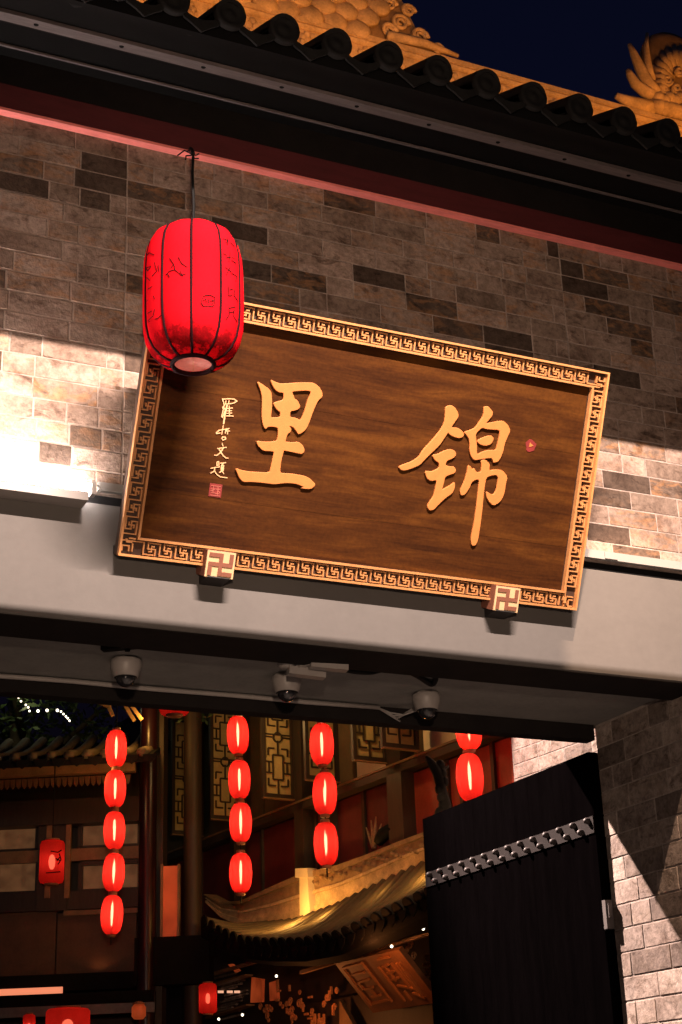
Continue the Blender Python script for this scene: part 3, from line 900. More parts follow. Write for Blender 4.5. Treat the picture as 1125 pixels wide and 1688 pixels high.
MB().ab((1.90, -0.03, 4.456), (2.35, -0.003, 4.498)).build("trunking", M['white_plastic'], tj)
MB().ab((1.905, -0.036, 4.462), (1.965, -0.0305, 4.494)).build("junction_box", M['white_plastic'], tj)
tr = thing("cable_trunking", (5.2, -0.02, 4.455), "long white cable trunking on the lintel right of the sign", "trunking")
MB().ab((4.35, -0.028, 4.456), (6.30, -0.003, 4.502)).build("trunking", M['white_plastic'], tr)
MB().ab((4.70, -0.034, 4.460), (4.78, -0.0285, 4.498)).build("junction_box", M['white_plastic'], tr)

# ================================================================== THE SIGN
TH = rad(24)
SO = Vector((1.983, -0.058, 4.135))                   # lower left corner of the front face
SX = Vector((1, 0, 0)); SU = Vector((0, -math.sin(TH), math.cos(TH))); SN = Vector((0, -math.cos(TH), -math.sin(TH)))
SAX = (SX, -SN, SU)
SW, SH, FW = 2.464, 1.243, 0.094


def S(s, t, n=0.0):
    return SO + SX * s + SU * t + SN * n


sg = thing("sign_board", S(SW / 2, 0, 0), "brown wooden signboard with two gold characters and a carved fret frame", "sign")
# three boards with fine joints
cuts = [FW - 0.004, 0.315, 0.80, SH - FW + 0.004]
for a, b in zip(cuts[:-1], cuts[1:]):
    MB().box(S(SW / 2, (a + b) / 2, -0.021), (SW - 2 * FW + 0.01, 0.042, b - a - 0.0012), SAX).build("board", M['sign_wood'], sg)
MB().box(S(SW / 2, SH / 2, -0.058), (SW - 0.02, 0.03, SH - 0.02), SAX).build("backing", M['sign_edge'], sg)


def rail_side(name, p0, p1, inward):
    """One side of the frame: ground strip, two gilt rails and the key-fret carving."""
    p0 = Vector(p0); p1 = Vector(p1)
    d = p1 - p0; L = d.length; dx = d / L
    iw = Vector(inward)
    def Q(a, b, n): q = p0 + dx * a + iw * b; return S(q.x, q.y, n)
    ax = (SX * dx.x + SU * dx.y, -SN, SX * iw.x + SU * iw.y)
    ground = MB().extrude([Q(0, 0, -0.04), Q(L, 0, -0.04), Q(L - FW, FW, -0.04), Q(FW, FW, -0.04)], SN * 0.046)
    g = ground.build("frame_side", [M['frame_back']], sg)
    mb = MB()
    for b0, b1, n1 in ((0.0, 0.0100, 0.030), (FW - 0.0125, FW - 0.002, 0.026)):
        mb.extrude([Q(b0, b0, 0.0062), Q(L - b0, b0, 0.0062), Q(L - b1, b1, 0.0062), Q(b1, b1, 0.0062)], SN * n1)
    mb.build("frame_rail", M['frame_gold'], g)
    fr = MB()
    h0, h1 = 0.0190, FW - 0.0215
    H = h1 - h0; n = max(1, round((L - 2 * h1) / 0.0785)); per = (L - 2 * h1 - 0.0) / n
    w = 0.0062
    def seg(x0, y0, x1, y1, base, lift):
        A = Q(base + x0 * per, h0 + y0 * H, 0.013 + lift / 2); B = Q(base + x1 * per, h0 + y1 * H, 0.013 + lift / 2)
        dd = (B - A).normalized()
        fr.bar(A - dd * w / 2, B + dd * w / 2, w, 0.014 + lift, SN)
    for i in range(n):
        b = h1 + i * per
        e = 0.0
        segs = [(-0.02, 1, .60, 1), (.60, 1, .60, 0), (.60, 0, 1.22, 0),
                (1.08, .27, 1.08, .73), (.86, .5, 1.32, .5), (.86, .5, .86, 1.0), (1.32, .5, 1.32, .0), (1.08, .73, 1.22, .73), (1.08, .27, .94, .27)]
        for q, (xa, ya, xb, yb) in enumerate(segs):
            if i == n - 1 and xb > 1.2: continue
            seg(xa, ya, xb, yb, b, 0.0006 * q)
    # corner key
    for q, (xa, ya, xb, yb) in enumerate([(-.72, 1, -.08, 1), (-.72, .55, -.30, .55), (-.30, .55, -.30, .15), (-.72, .15, -.72, .55), (-.10, .15, -.10, .75)]):
        seg(xa, ya, xb, yb, h1, 0.0006 * q)
    fr.build("fret_carving", M['frame_gold'], g)


rail_side("bottom", (0, 0), (SW, 0), (0, 1))
rail_side("right", (SW, 0), (SW, SH), (-1, 0))
rail_side("top", (SW, SH), (0, SH), (0, -1))
rail_side("left", (0, SH), (0, 0), (1, 0))
# dark underside lip
MB().box(S(SW / 2, 0.020, -0.062), (SW - 0.004, 0.04, 0.038), SAX).build("bottom_edge", M['sign_edge'], sg)


def flat_char(name, contours, depth, mat, n0=0.0005):
    cu = bpy.data.curves.new(name, 'CURVE')
    cu.dimensions = '2D'; cu.fill_mode = 'BOTH'
    cu.extrude = depth / 2; cu.bevel_depth = 0.0022; cu.bevel_resolution = 1
    for c in contours:
        sp = cu.splines.new('POLY'); sp.points.add(len(c) - 1)
        for p, (x, y) in zip(sp.points, c):
            p.co = (x, y, 0, 1)
        sp.use_cyclic_u = True
    tmp = bpy.data.objects.new("tmp", cu); COL.objects.link(tmp)
    dg_ = bpy.context.evaluated_depsgraph_get()
    me = bpy.data.meshes.new_from_object(tmp.evaluated_get(dg_))
    bpy.data.objects.remove(tmp); bpy.data.curves.remove(cu)
    mb = MB()
    mb.add([S(v.co.x, v.co.y, v.co.z + depth / 2 + 0.0022 + n0) for v in me.vertices], [tuple(p.vertices) for p in me.polygons])
    bpy.data.meshes.remove(me)
    return mb.build(name, mat, sg)


def smooth_closed(c, it=1):
    for _ in range(it):
        o = []
        for i in range(len(c)):
            a = c[i]; b = c[(i + 1) % len(c)]
            o.append((a[0] * .8 + b[0] * .2, a[1] * .8 + b[1] * .2)); o.append((a[0] * .2 + b[0] * .8, a[1] * .2 + b[1] * .8))
        c = o
    return c


o = flat_char("character", [smooth_closed(c) for c in CH_LI], 0.008, M['gold']); o["label"] = "gold brush character on the left half of the board"
o = flat_char("character", [smooth_closed(c) for c in CH_JIN], 0.008, M['gold']); o["label"] = "gold brush character on the right half of the board"
mb = MB()
for k, L in enumerate(INSCR):
    n = len(L)
    for i in range(n - 1):
        A = S(*L[i], 0.0022); B = S(*L[i + 1], 0.0022)
        w = 0.0050 if len(L) > 2 else 0.0042
        if k == 6: w = 0.008
        d = (B - A).normalized()
        mb.bar(A - d * w * .35, B + d * w * .35, w * (1.0 - 0.25 * (i / max(1, n - 1))), 0.003 + 0.00013 * ((k * 3 + i) % 9), SN)
o = mb.build("inscription", M['inscription'], sg); o["label"] = "small column of pale brush writing"
sl = MB().box(S(0.430, 0.355, 0.0016), (0.062, 0.0028, 0.062), SAX).build("seal", M['seal'], sg)
mb = MB()
for a, b, c2, d2 in ((-.024, .02, .024, .02), (-.024, .004, .024, .008), (-.02, -.012, .022, -.014), (-.024, -.025, .024, -.024), (-.012, -.012, -.012, .02), (.010, .024, .012, -.02), (-.024, -.006, -.006, .004), (.012, 0, .024, -.010)):
    mb.bar(S(.430 + a, .355 + b, .0036), S(.430 + c2, .355 + d2, .0036), 0.0036, 0.0022, SN)
mb.build("seal_carving", simple('seal_relief', (.30, .075, .055), .6, .2, 30), sl)
pts = [(0.030 * math.cos(a) * (1 + .15 * math.sin(5 * a)), 0.032 * math.sin(a) * (1 + .12 * math.cos(3 * a))) for a in [2 * PI * k / 16 for k in range(16)]]
s2 = MB().extrude([S(2.076 + x, 0.805 + y, 0.0004) for x, y in pts], SN * 0.0025).build("seal", M['seal'], sg)
MB().extrude([S(2.066, .797, .003), S(2.090, .806, .003), S(2.068, .820, .003)], SN * 0.0022).build("seal_carving", M['gold'], s2)

# brackets that carry the sign
for sx, lab in ((0.478, "small wooden bracket block under the left end of the signboard"), (2.018, "small wooden bracket block under the right end of the signboard")):
    bk = thing("sign_bracket", S(sx, 0.03, 0.0), lab, "bracket", "bracket blocks under the signboard")
    t0 = 0.016; W = 0.142; N0 = 0.075
    MB().box(S(sx, t0, N0 - 0.062), (W, 0.124, 0.125), SAX).build("block", M['bracket_brown'], bk)
    face = MB().box(S(sx, t0, N0 + 0.003), (W - 0.002, 0.005, 0.123), SAX).build("face_plate", M['bracket_pale'], bk)
    # inlaid brown hooked cross, arms turning as on the photograph
    mb = MB(); hw, hh = W * .5 - .011, .0625 - .010; a = 0.019
    nz = N0 + 0.0072
    def ins(x0, y0, x1, y1, q):
        mb.box(S(sx + (x0 + x1) / 2, t0 + (y0 + y1) / 2, nz), (abs(x1 - x0), 0.004 + 0.0004 * q, abs(y1 - y0)), SAX)
    ins(-a / 2, -hh, a / 2, hh, 0); ins(-hw, -a / 2, hw, a / 2, 1)
    ins(-hw, hh - a, -a / 2 - .0005, hh, 2)
    ins(a / 2 + .0005, -hh, hw, -hh + a, 3)
    ins(-hw, -hh, -hw + a, -a / 2 - .0005, 4)
    ins(hw - a, a / 2 + .0005, hw, hh, 5)
    mb.build("face_inlay", M['bracket_brown'], face)
    p = S(sx, t0 - 0.05, N0 - 0.1)
    MB().ab((p.x - 0.055, -0.115, p.z - 0.055), (p.x + 0.055, -0.0005, p.z + 0.03)).build("support_peg", M['sign_edge'], bk)

# ================================================================== BIG LANTERN
LX, LY, LZ0, LH, LR = 2.070, -0.85, 4.748, 0.66, 0.218
lt = thing("cloth_lantern", (LX, LY, LZ0), "large red cloth lantern with black ribs hanging before the signboard", "lantern")
NR = 10; TH0 = rad(-112)
prof_l = [(0.089, 0.0), (0.118, 0.007), (0.150, 0.024), (0.180, 0.054), (0.203, 0.098), (0.215, 0.155), (0.219, 0.22), (0.220, 0.33), (0.219, 0.44), (0.215, 0.51), (0.203, 0.568), (0.180, 0.612), (0.145, 0.640), (0.100, 0.655)]


def lan_r(z):
    z -= LZ0
    for (ra, za), (rb_, zb) in zip(prof_l[:-1], prof_l[1:]):
        if za <= z <= zb:
            return ra + (rb_ - ra) * (z - za) / (zb - za)
    return 0.1


def puff(t, z):
    f = ((t - TH0) / (2 * PI / NR)) % 1.0
    return 0.965 + 0.045 * math.sin(PI * f) ** 0.8 + 0.006 * math.sin(3 * t + 9 * z)


for k in range(NR):
    a = TH0 + 2 * PI * k / NR
    MB().lathe((LX, LY, LZ0), prof_l, 7, 0, a, a + 2 * PI / NR, puff).build("cloth_panel", M['cloth'], lt, True, (LX, LY, LZ0))
for k in range(NR):
    a = TH0 + 2 * PI * k / NR
    mb = MB().tube([(LX + r * 0.970 * math.cos(a), LY + r * 0.970 * math.sin(a), LZ0 + z) for r, z in prof_l], 0.0062, 6)
    mb.build("rib", M['paint_black'], lt, True)
mb = MB()
ring = [(LX + 0.090 * math.cos(t), LY + 0.090 * math.sin(t), LZ0 - 0.004) for t in [2 * PI * k / 28 for k in range(29)]]
mb.tube(ring, 0.0105, 8)
mb.build("bottom_ring", M['paint_black'], lt, True)
bd = MB().lathe((LX, LY, LZ0 + 0.008), [(0.0, 0.002), (0.045, 0.0012), (0.088, 0.0)], 28).build("bottom_disc", M['cloth_pale'], lt, True)
MB().bar((LX - 0.03, LY - 0.082, LZ0 + 0.005), (LX + 0.03, LY + 0.082, LZ0 + 0.005), 0.003, 0.003).build("cross_wire", M['inscription'], bd)
MB().lathe((LX, LY, LZ0 + 0.652), [(0.0, 0.012), (0.06, 0.012), (0.104, 0.006), (0.106, -0.006)], 24).build("top_cap", M['paint_black'], lt, True)
hk = at_y(317, 258, LY)
ba = at_y(316, 244, -0.046)
mb = MB().tube([(LX, LY, LZ0 + 0.655), (LX + 0.003, LY, LZ0 + 0.80), (LX - 0.004, LY, hk.z - 0.09), (LX, LY, hk.z)], 0.0065, 6)
MB().tube([ba + Vector((0, 0.02, 0.01)), ba * .5 + Vector((LX, LY, hk.z + 0.02)) * .5, (LX, LY, hk.z + 0.012)], 0.009, 6).build("bracket_arm", M['cable'], lt)
for i in range(5):
    a = i * 1.3
    mb.tube([(LX, LY, hk.z + 0.01), (LX + 0.03 * math.cos(a) - .015, LY + 0.01 * math.sin(a), hk.z + 0.03 * math.sin(a) + 0.012), (LX + 0.055 * math.cos(a + .5) - .02, LY, hk.z + 0.028 * math.sin(a + 1))], 0.0035, 5)
mb.build("hanging_cord", M['cable'], lt)
mk = MB()
for L in LMARKS:
    for (t0_, z0_), (t1_, z1_) in zip(L[:-1], L[1:]):
        P0, P1 = [Vector((LX + lan_r(z) * (puff(t, z - LZ0)) * 1.012 * math.cos(t), LY + lan_r(z) * (puff(t, z - LZ0)) * 1.012 * math.sin(t), z)) for t, z in ((t0_, z0_), (t1_, z1_))]
        if (P1 - P0).length > 0.002:
            mk.bar(P0, P1, 0.0032, 0.0016, (math.cos(t0_), math.sin(t0_), 0))
o = mk.build("ink_painting", M['paint_black'], lt); o["kind"] = "stuff"; o["label"] = "thin black brush writing and branch drawing"
lamp("lantern_bulb_light", 'POINT', (LX, LY, LZ0 + 0.30), 1.0, (1.0, 0.72, 0.55), 0.04)

# ================================================================== SOFFIT FITTINGS
CZ = 3.862


def dome_camera(u, v, lab, s=1.0):
    p = at_z(u, v, CZ - 0.02)
    t = thing("dome_camera", (p.x, p.y, CZ), lab, "camera", "security cameras under the ceiling")
    MB().lathe((p.x, p.y, CZ), [(0.0, 0.0), (0.060 * s, 0.0), (0.076 * s, -0.012), (0.078 * s, -0.040), (0.062 * s, -0.092), (0.056 * s, -0.098), (0.0, -0.098)], 20).build("casing", M['grey_plastic'], t, True)
    MB().ball((p.x, p.y, CZ - 0.096 * 1.0), 0.050 * s, 16, 10).build("dome", M['dome'], t, True)
    MB().lathe((p.x, p.y, CZ - 0.094), [(0.052 * s, 0.004), (0.057 * s, -0.004), (0.050 * s, -0.007)], 20).build("dome_ring", M['cable'], t, True)
    return t


c1 = dome_camera(208, 1092, "grey dome camera beside the dark bracket plate")
c2 = dome_camera(473, 1118, "grey dome camera beside the twin bullet cameras")
c3 = dome_camera(703, 1148, "grey dome camera near the looped black cable")
p = at_z(200, 1066, CZ - 0.01)
bp = MB().box((p.x, p.y, CZ - 0.012), (0.19, 0.05, 0.022), (Vector((.8, -.6, 0)), Vector((.6, .8, 0)), Vector((0, 0, 1)))).box((p.x + .03, p.y - .01, CZ - 0.028), (0.02, 0.02, 0.012)).build("bracket_plate", M['cable'])
tag(bp, "dark bracket plate fixed to the passage ceiling", "bracket")
p = at_z(492, 1104, CZ - 0.05)
bc = thing("bullet_camera", (p.x, p.y, CZ), "pair of slim grey bullet cameras on one mount", "camera", "security cameras under the ceiling")
MB().lathe((p.x - 0.06, p.y, CZ), [(0, 0), (0.05, 0), (0.05, -0.03), (0.03, -0.05), (0, -0.05)], 14).build("mount", M['grey_plastic'], bc, True)
MB().bar((p.x - 0.06, p.y - 0.01, CZ - 0.062), (p.x + 0.13, p.y - 0.03, CZ - 0.074), 0.055, 0.042).build("camera_body", M['grey_plastic'], bc)
MB().bar((p.x + 0.02, p.y - 0.10, CZ - 0.045), (p.x + 0.21, p.y - 0.13, CZ - 0.055), 0.055, 0.042).build("camera_body", M['grey_plastic'], bc)
MB().bar((p.x - 0.04, p.y, CZ - 0.04), (p.x + 0.04, p.y - 0.11, CZ - 0.04), 0.02, 0.02).build("arm", M['grey_plastic'], bc)

cy, cz = 1.045, 3.842
pts = [(0.95, cy, cz)] + [(x, cy + 0.004 * math.sin(9 * x), cz + 0.003 * math.sin(7 * x)) for x in (1.6, 2.1, 2.5, 3.0, 3.4, 3.85)]
cdt = MB().tube(pts, 0.013, 8).build("conduit_pipe", M['grey_plastic'], None, True)
tag(cdt, "thin grey conduit pipe along the passage ceiling", "pipe")
wr = MB()
for i in range(4):
    q = at_z(640 + 8 * i, 1160, 3.84)
    wr.tube([(3.84, cy, cz), (3.90 + .02 * i, cy - 0.03, cz - 0.03 - .015 * i), (3.97, cy - 0.06 + .02 * i, cz - 0.045), (4.04, cy - 0.10, cz - 0.02 + .01 * i), (4.06, cy - 0.16, cz - .01)], 0.005, 5)
wr = wr.build("loose_wires", M['grey_plastic'], None, True); tag(wr, "tangle of loose thin wires at the end of the conduit", "wires")
cb = MB()
path = [at_z(u, v, CZ - 0.02) for u, v in ((545, 1095), (575, 1105), (610, 1108), (640, 1102), (670, 1106), (692, 1116), (712, 1128), (718, 1116), (700, 1108), (684, 1113))]
fine = []
for i in range(len(path) - 1):
    a, b = path[i], path[i + 1]; p0 = path[max(i - 1, 0)]; p3 = path[min(i + 2, len(path) - 1)]
    for k in range(6):
        t = k / 6
        fine.append(0.5 * ((2 * a) + (b - p0) * t + (2 * p0 - 5 * a + 4 * b - p3) * t * t + (3 * a - p0 - 3 * b + p3) * t ** 3))
cb.tube(fine, 0.015, 8)
cb.tube([q + Vector((0.02, 0.02, 0.008)) for q in fine[:30]], 0.010, 6)
cb = cb.build("cable_loop", M['cable'], None, True); tag(cb, "thick looped black cable under the passage ceiling", "cable")

# ================================================================== THE COURTYARD BEYOND
gr = MB().ab((-60, -60, -0.2), (60, 60, 0.0)).build("ground", M['ground']); gr["kind"] = "structure"; gr["label"] = "dark stone paving"

# ------------------------------------------------------------------ wing building on the right (runs away from the gate)
WE = Vector((0.1, -0.995, 0)).normalized()
WG = Plane((7.0, 8.0, 0), WE, (-WE.y * -1, 0, 0))
WG = Plane((7.0, 8.0, 0), WE, Vector((WE.y, -WE.x, 0)))      # normal towards the courtyard (left)
wax = WG.axes()
wb = thing("timber_house", WG.P(0, 0), "dark timber house with red panels and open lattice shutters", "house")
RZ = 4.98
S_END = WG.at(845, 1215)[0]
S_FAR = -6.5
MB().box(WG.P((S_FAR + S_END) / 2, 3.6, -0.32), (S_END - S_FAR, 0.5, 7.2), wax).build("wall_core", M['wood_dark'], wb)
# rail
MB().box(WG.P((S_FAR + S_END) / 2, RZ, 0.05), (S_END - S_FAR - 0.02, 0.14, 0.075), wax).build("sill_rail", M['wood_dark'], wb)
MB().box(WG.P((S_FAR + S_END) / 2, RZ + 0.052, 0.085), (S_END - S_FAR - 0.04, 0.09, 0.022), wax).build("rail_cap", simple('worn_timber', (.16, .09, .04), .5, .3, 9), wb)
MB().box(WG.P((S_FAR + S_END) / 2, 6.55, 0.05), (S_END - S_FAR - 0.02, 0.16, 0.2), wax).build("head_beam", M['wood_dark'], wb)
# panels under the rail
joints = [S_FAR] + [WG.at(u, 1380)[0] for u in (330, 430, 497, 520, 600, 655)] + [WG.at(u, 1270)[0] for u in (735, 758, 812)] + [S_END]
joints = sorted(joints)
for a, b in zip(joints[:-1], joints[1:]):
    if b - a < 0.12: continue
    mat = M['wood_red_lit'] if a > WG.at(645, 1380)[0] else M['wood_red']
    MB().box(WG.P((a + b) / 2, (3.9 + RZ) / 2 - .02, -0.045), (b - a - 0.05, 0.03, RZ - 3.9 - 0.06), wax).build("panel", mat, wb)
    MB().box(WG.P(b, (3.9 + RZ) / 2 - .02, -0.03), (0.05, 0.06, RZ - 3.9 - 0.05), wax).build("panel_batten", M['wood_dark'], wb)
for u, v, w in ((398, 1400, 0.09), (508, 1345, 0.16), (548, 1330, 0.10), (668, 1320, 0.22)):
    s = WG.at(u, v)[0]
    MB().box(WG.P(s, 5.25, 0.02), (w * 1.2, 0.20, 2.6), wax).build("post", M['wood_dark'], wb)
# pale infill seen between the shutters
for (u0, v0), (u1, v1) in (((585, 1312), (640, 1290)), ((695, 1262), (762, 1240))):
    a = WG.at(u0, v0)[0]; b = WG.at(u1, v1)[0]
    MB().box(WG.P((a + b) / 2, RZ + 0.62, -0.05), (b - a, 0.02, 1.1), wax).build("window_paper", M['paper_cream'], wb)
for a, b in zip(joints[:-1], joints[1:]):
    if b - a < 0.3: continue
    MB().box(WG.P((a + b) / 2, RZ + 0.78, -0.062), (b - a - 0.04, 0.02, 1.35), wax).build("window_panel", M['paper_dark'], wb)


def shutter(u, v, wpx, kind):
    """A lattice shutter standing open, hinged at the wall."""
    s, z = WG.at(u, v, 0.10)
    base = WG.P(s, RZ + 0.09, 0.10)
    W = wpx; H = 1.42
    ang = rad(186)
    ex = Vector((math.cos(ang), math.sin(ang), 0)); ny = Vector((-math.sin(ang), math.cos(ang), 0))
    if ny.y > 0: ny = -ny
    ax = (ex, -ny, Vector((0, 0, 1)))
    def Q(a, b, n=0.0): p = base + ex * a + ny * n; return Vector((p.x, p.y, base.z + b))
    t = MB()
    f = 0.042
    t.box(Q(f / 2, H / 2), (f, 0.045, H), ax); t.box(Q(W - f / 2, H / 2), (f, 0.045, H), ax)
    t.box(Q(W / 2, f / 2), (W - 2 * f, 0.044, f), ax); t.box(Q(W / 2, H - f / 2), (W - 2 * f, 0.044, f), ax)
    sh = t.build("shutter", M['wood_dark'], wb)
    MB().box(Q(W / 2, 0.0, 0.012), (W, 0.05, 0.012), ax).build("shutter_sill", wt, sh)
    MB().box(Q(W / 2, H / 2, -0.012), (W - 2 * f - 0.002, 0.008, H - 2 * f - 0.002), ax).build("paper", M['paper'], sh)
    l = MB(); b = 0.015
    iw = W - 2 * f
    def hb(x0, x1, z, k=0): l.box(Q(f + iw * (x0 + x1) / 2, f + z, 0.002 + .0006 * k), (iw * (x1 - x0), 0.016, b), ax)
    def vb(x, z0, z1, k=0): l.box(Q(f + iw * x, f + (z0 + z1) / 2, 0.0025 + .0006 * k), (b, 0.016, z1 - z0), ax)
    for c in (0.0, 0.66):
        # centre window with stepped frets round it
        z0 = c + 0.04
        hb(0, 1, z0 - .035, 1)
        vb(.30, z0 + .13, z0 + .40); vb(.70, z0 + .13, z0 + .40); hb(.30, .70, z0 + .13, 2); hb(.30, .70, z0 + .40, 2)
        vb(.5, z0 - .03, z0 + .13); vb(.5, z0 + .40, z0 + .56, 1)
        hb(0, .30, z0 + .20, 3); hb(.70, 1, z0 + .20, 3); hb(0, .30, z0 + .32, 3); hb(.70, 1, z0 + .32, 3)
        hb(.12, .40, z0 + .06, 4); hb(.60, .88, z0 + .06, 4); vb(.12, z0 + .06, z0 + .14, 2); vb(.88, z0 + .06, z0 + .14, 2)
        hb(.12, .36, z0 + .47, 4); hb(.64, .88, z0 + .47, 4); vb(.12, z0 + .39, z0 + .47, 2); vb(.88, z0 + .39, z0 + .47, 2)
        vb(.15, z0 + .20, z0 + .32, 1); vb(.85, z0 + .20, z0 + .32, 1)
    zz = 0.635; r = .055
    pts = [(.5 * iw + r * math.cos(rad(a)), zz + r * math.sin(rad(a))) for a in range(22, 383, 45)]
    for (xa, za), (xb, zb) in zip(pts[:-1], pts[1:]):
        l.bar(Q(f + xa, f + za, .004), Q(f + xb, f + zb, .004), b, 0.016, ny)
    hb(0, .36, zz, 5); hb(.64, 1, zz, 5)
    l.build("lattice", M['wood_dark'], sh)
    return sh


wt = simple('worn_sill_timber', (.20, .11, .05), .5, .3, 9)
for u, v, w in ((335, 1398, .42), (398, 1380, .40), (487, 1350, .40), (560, 1322, .40), (640, 1290, .40), (692, 1270, .42), (772, 1236, .40)):
    shutter(u, v, w, 0)

# pale brick gable that joins the wing
bwl = thing("gable_wall", WG.P(S_END + 0.9, 0), "pale lit brick wall above the black door leaf", "wall")
its = lay_bricks(bwl, WG, S_END + 0.01, S_END + 2.6, 3.9, 5.9, 0.125, 0.36, 0.18, M['brick_side'], 0.02, random.Random(11), 0.010)
put_bricks(bwl, its, lambda u, v: 820 < u < 1000 and 1150 < v < 1330, M['brick_side'])
MB().box(WG.P(S_END + 1.3, 3.0, -0.135), (2.6, 0.3, 6.0), wax).build("mortar", M['mortar_side'], bwl)

# ------------------------------------------------------------------ canopy roof along the wing
cn = thing("tiled_canopy", WG.P(0, 3.3, 0.5), "curved tiled canopy roof with an orange lit ridge under the red panels", "roof")
EO = 0.78                                            # eave overhang
RIDGE_TOP = [(718, 1366), (660, 1388), (600, 1412), (560, 1426), (500, 1440), (450, 1462), (400, 1485), (365, 1487), (340, 1474)]
RIDGE_BOT = [(718, 1425), (660, 1450), (600, 1480), (560, 1500), (495, 1524), (450, 1530), (400, 1528), (365, 1512), (340, 1488)]
top = [WG.at(u, v, 0.14) for u, v in RIDGE_TOP]; bot = [WG.at(u, v, 0.14) for u, v in RIDGE_BOT]
top = [(top[0][0] + 1.2, top[0][1])] + top; bot = [(bot[0][0] + 1.2, bot[0][1])] + bot


def densify(L, n=6):
    o = []
    for (a, b), (c, d) in zip(L[:-1], L[1:]):
        for k in range(n):
            o.append((a + (c - a) * k / n, b + (d - b) * k / n))
    o.append(L[-1]); return o


topd, botd = densify(top), densify(bot)


def ridge_strip(f0, f1, off0, off1, name, mat):
    A0 = [WG.P(t[0] + (b[0] - t[0]) * f0, t[1] + (b[1] - t[1]) * f0, off0) for t, b in zip(topd, botd)]
    A1 = [WG.P(t[0] + (b[0] - t[0]) * f0, t[1] + (b[1] - t[1]) * f0, off1) for t, b in zip(topd, botd)]
    B0 = [WG.P(t[0] + (b[0] - t[0]) * f1, t[1] + (b[1] - t[1]) * f1, off0) for t, b in zip(topd, botd)]
    B1 = [WG.P(t[0] + (b[0] - t[0]) * f1, t[1] + (b[1] - t[1]) * f1, off1) for t, b in zip(topd, botd)]
    mb = MB(); mb.strip(A1, B1); mb.strip(A0, A1); mb.strip(B1, B0)
    return mb.build(name, mat, cn)


ridge_strip(0.0, 0.12, 0.0, 0.17, "ridge_coping", M['ridge_dark'])
ridge_strip(0.12, 0.40, 0.0, 0.135, "ridge_frieze", M['ridge_dark'])
ridge_strip(0.40, 0.47, 0.0, 0.155, "ridge_band", M['ridge'])
ridge_strip(0.47, 0.72, 0.0, 0.13, "ridge_frieze", M['ridge'])
ridge_strip(0.72, 1.0, 0.0, 0.15, "ridge_base", M['ridge'])
# white pilaster
pt = [WG.at(u, v, 0.20) for u, v in ((495, 1436), (508, 1436), (513, 1522), (496, 1522))]
MB().extrude([WG.P(a, z, 0.13) for a, z in pt], WG.n * 0.08).build("pilaster", M['paper_cream'], cn)
pt = [WG.at(u, v, 0.20) for u, v in ((491, 1432), (511, 1431), (512, 1446), (491, 1447))]
MB().extrude([WG.P(a, z, 0.12) for a, z in pt], WG.n * 0.11).build("pilaster_cap", M['paper_cream'], cn)
# relief on the frieze of the near part
mb = MB()
for i in range(26):
    f = i / 25
    u = 515 + f * 195; v0 = 1436 - f * 62
    s, z = WG.at(u, v0 + 18 + 5 * math.sin(i * 2.1), 0.15)
    mb.ball(WG.P(s, z, 0.135), (0.05, 0.02, 0.028), 7, 4)
mb.build("frieze_relief", M['ridge_dark'], cn, True)["kind"] = "stuff"

EAVE = [(760, 1442), (718, 1462), (640, 1500), (560, 1537), (500, 1549), (440, 1550), (400, 1546), (360, 1530), (335, 1512)]
ev_s = [WG.at(u, v, EO + 0.14) for u, v in EAVE]


def interp(L, s):
    L = sorted(L)
    if s <= L[0][0]: return L[0][1]
    for (a, za), (b, zb) in zip(L[:-1], L[1:]):
        if a <= s <= b:
            return za + (zb - za) * (s - a) / (b - a)
    return L[-1][1]


smin, smax = min(a for a, _ in ev_s) + 0.03, max(a for a, _ in ev_s) - 0.05
roofA, roofB, sofA, sofB = [], [], [], []
s = smin
k = 0
while s < smax:
    ze = interp(ev_s, s) - 0.03; zr = interp(bot, s) + 0.03
    P0 = WG.P(s, ze, EO + 0.14); P1 = WG.P(s, zr, 0.16)
    d = P1 - P0; mid = P0 + d * 0.5 - Vector((0, 0, 0.05))
    mb = MB(); mb.tube([P0, P0 + d * .25 - Vector((0, 0, .03)), mid, P0 + d * .75 - Vector((0, 0, .03)), P1], 0.052, 8)
    ct = mb.build("cap_tile", M['tile_warm'] if False else M['tile_c'], cn, True) if 'tile_c' in M else None
    if ct is None:
        M['tile_c'] = simple('canopy_tile', (.10, .075, .045), .8, .3, 9)
        ct = mb.build("cap_tile", M['tile_c'], cn, True)
    MB().tube([P0 - d.normalized() * 0.012, P0 + d.normalized() * 0.01], 0.064, 12).build("tile_end", M['black'], ct)
    s += 0.172; k += 1
ss = [smin - 0.1 + (smax - smin + 0.2) * i / 40 for i in range(41)]
mb = MB()
mb.strip([WG.P(a, interp(ev_s, a) - 0.075, EO + 0.13) for a in ss], [WG.P(a, interp(bot, a) - 0.02, 0.10) for a in ss])
mb.build("pan_tiles", M['tile'], cn)
mb = MB()
mb.strip([WG.P(a, interp(ev_s, a) - 0.075, EO + 0.135) for a in ss], [WG.P(a, interp(ev_s, a) - 0.20, EO + 0.125) for a in ss])
mb.strip([WG.P(a, interp(ev_s, a) - 0.20, EO + 0.125) for a in ss], [WG.P(a, interp(ev_s, a) - 0.24, EO + 0.02) for a in ss])
mb.strip([WG.P(a, interp(ev_s, a) - 0.24, EO + 0.02) for a in ss], [WG.P(a, interp(bot, a) - 0.35, 0.0) for a in ss])
mb.build("eave_soffit", M['black'], cn)
dm = MB()
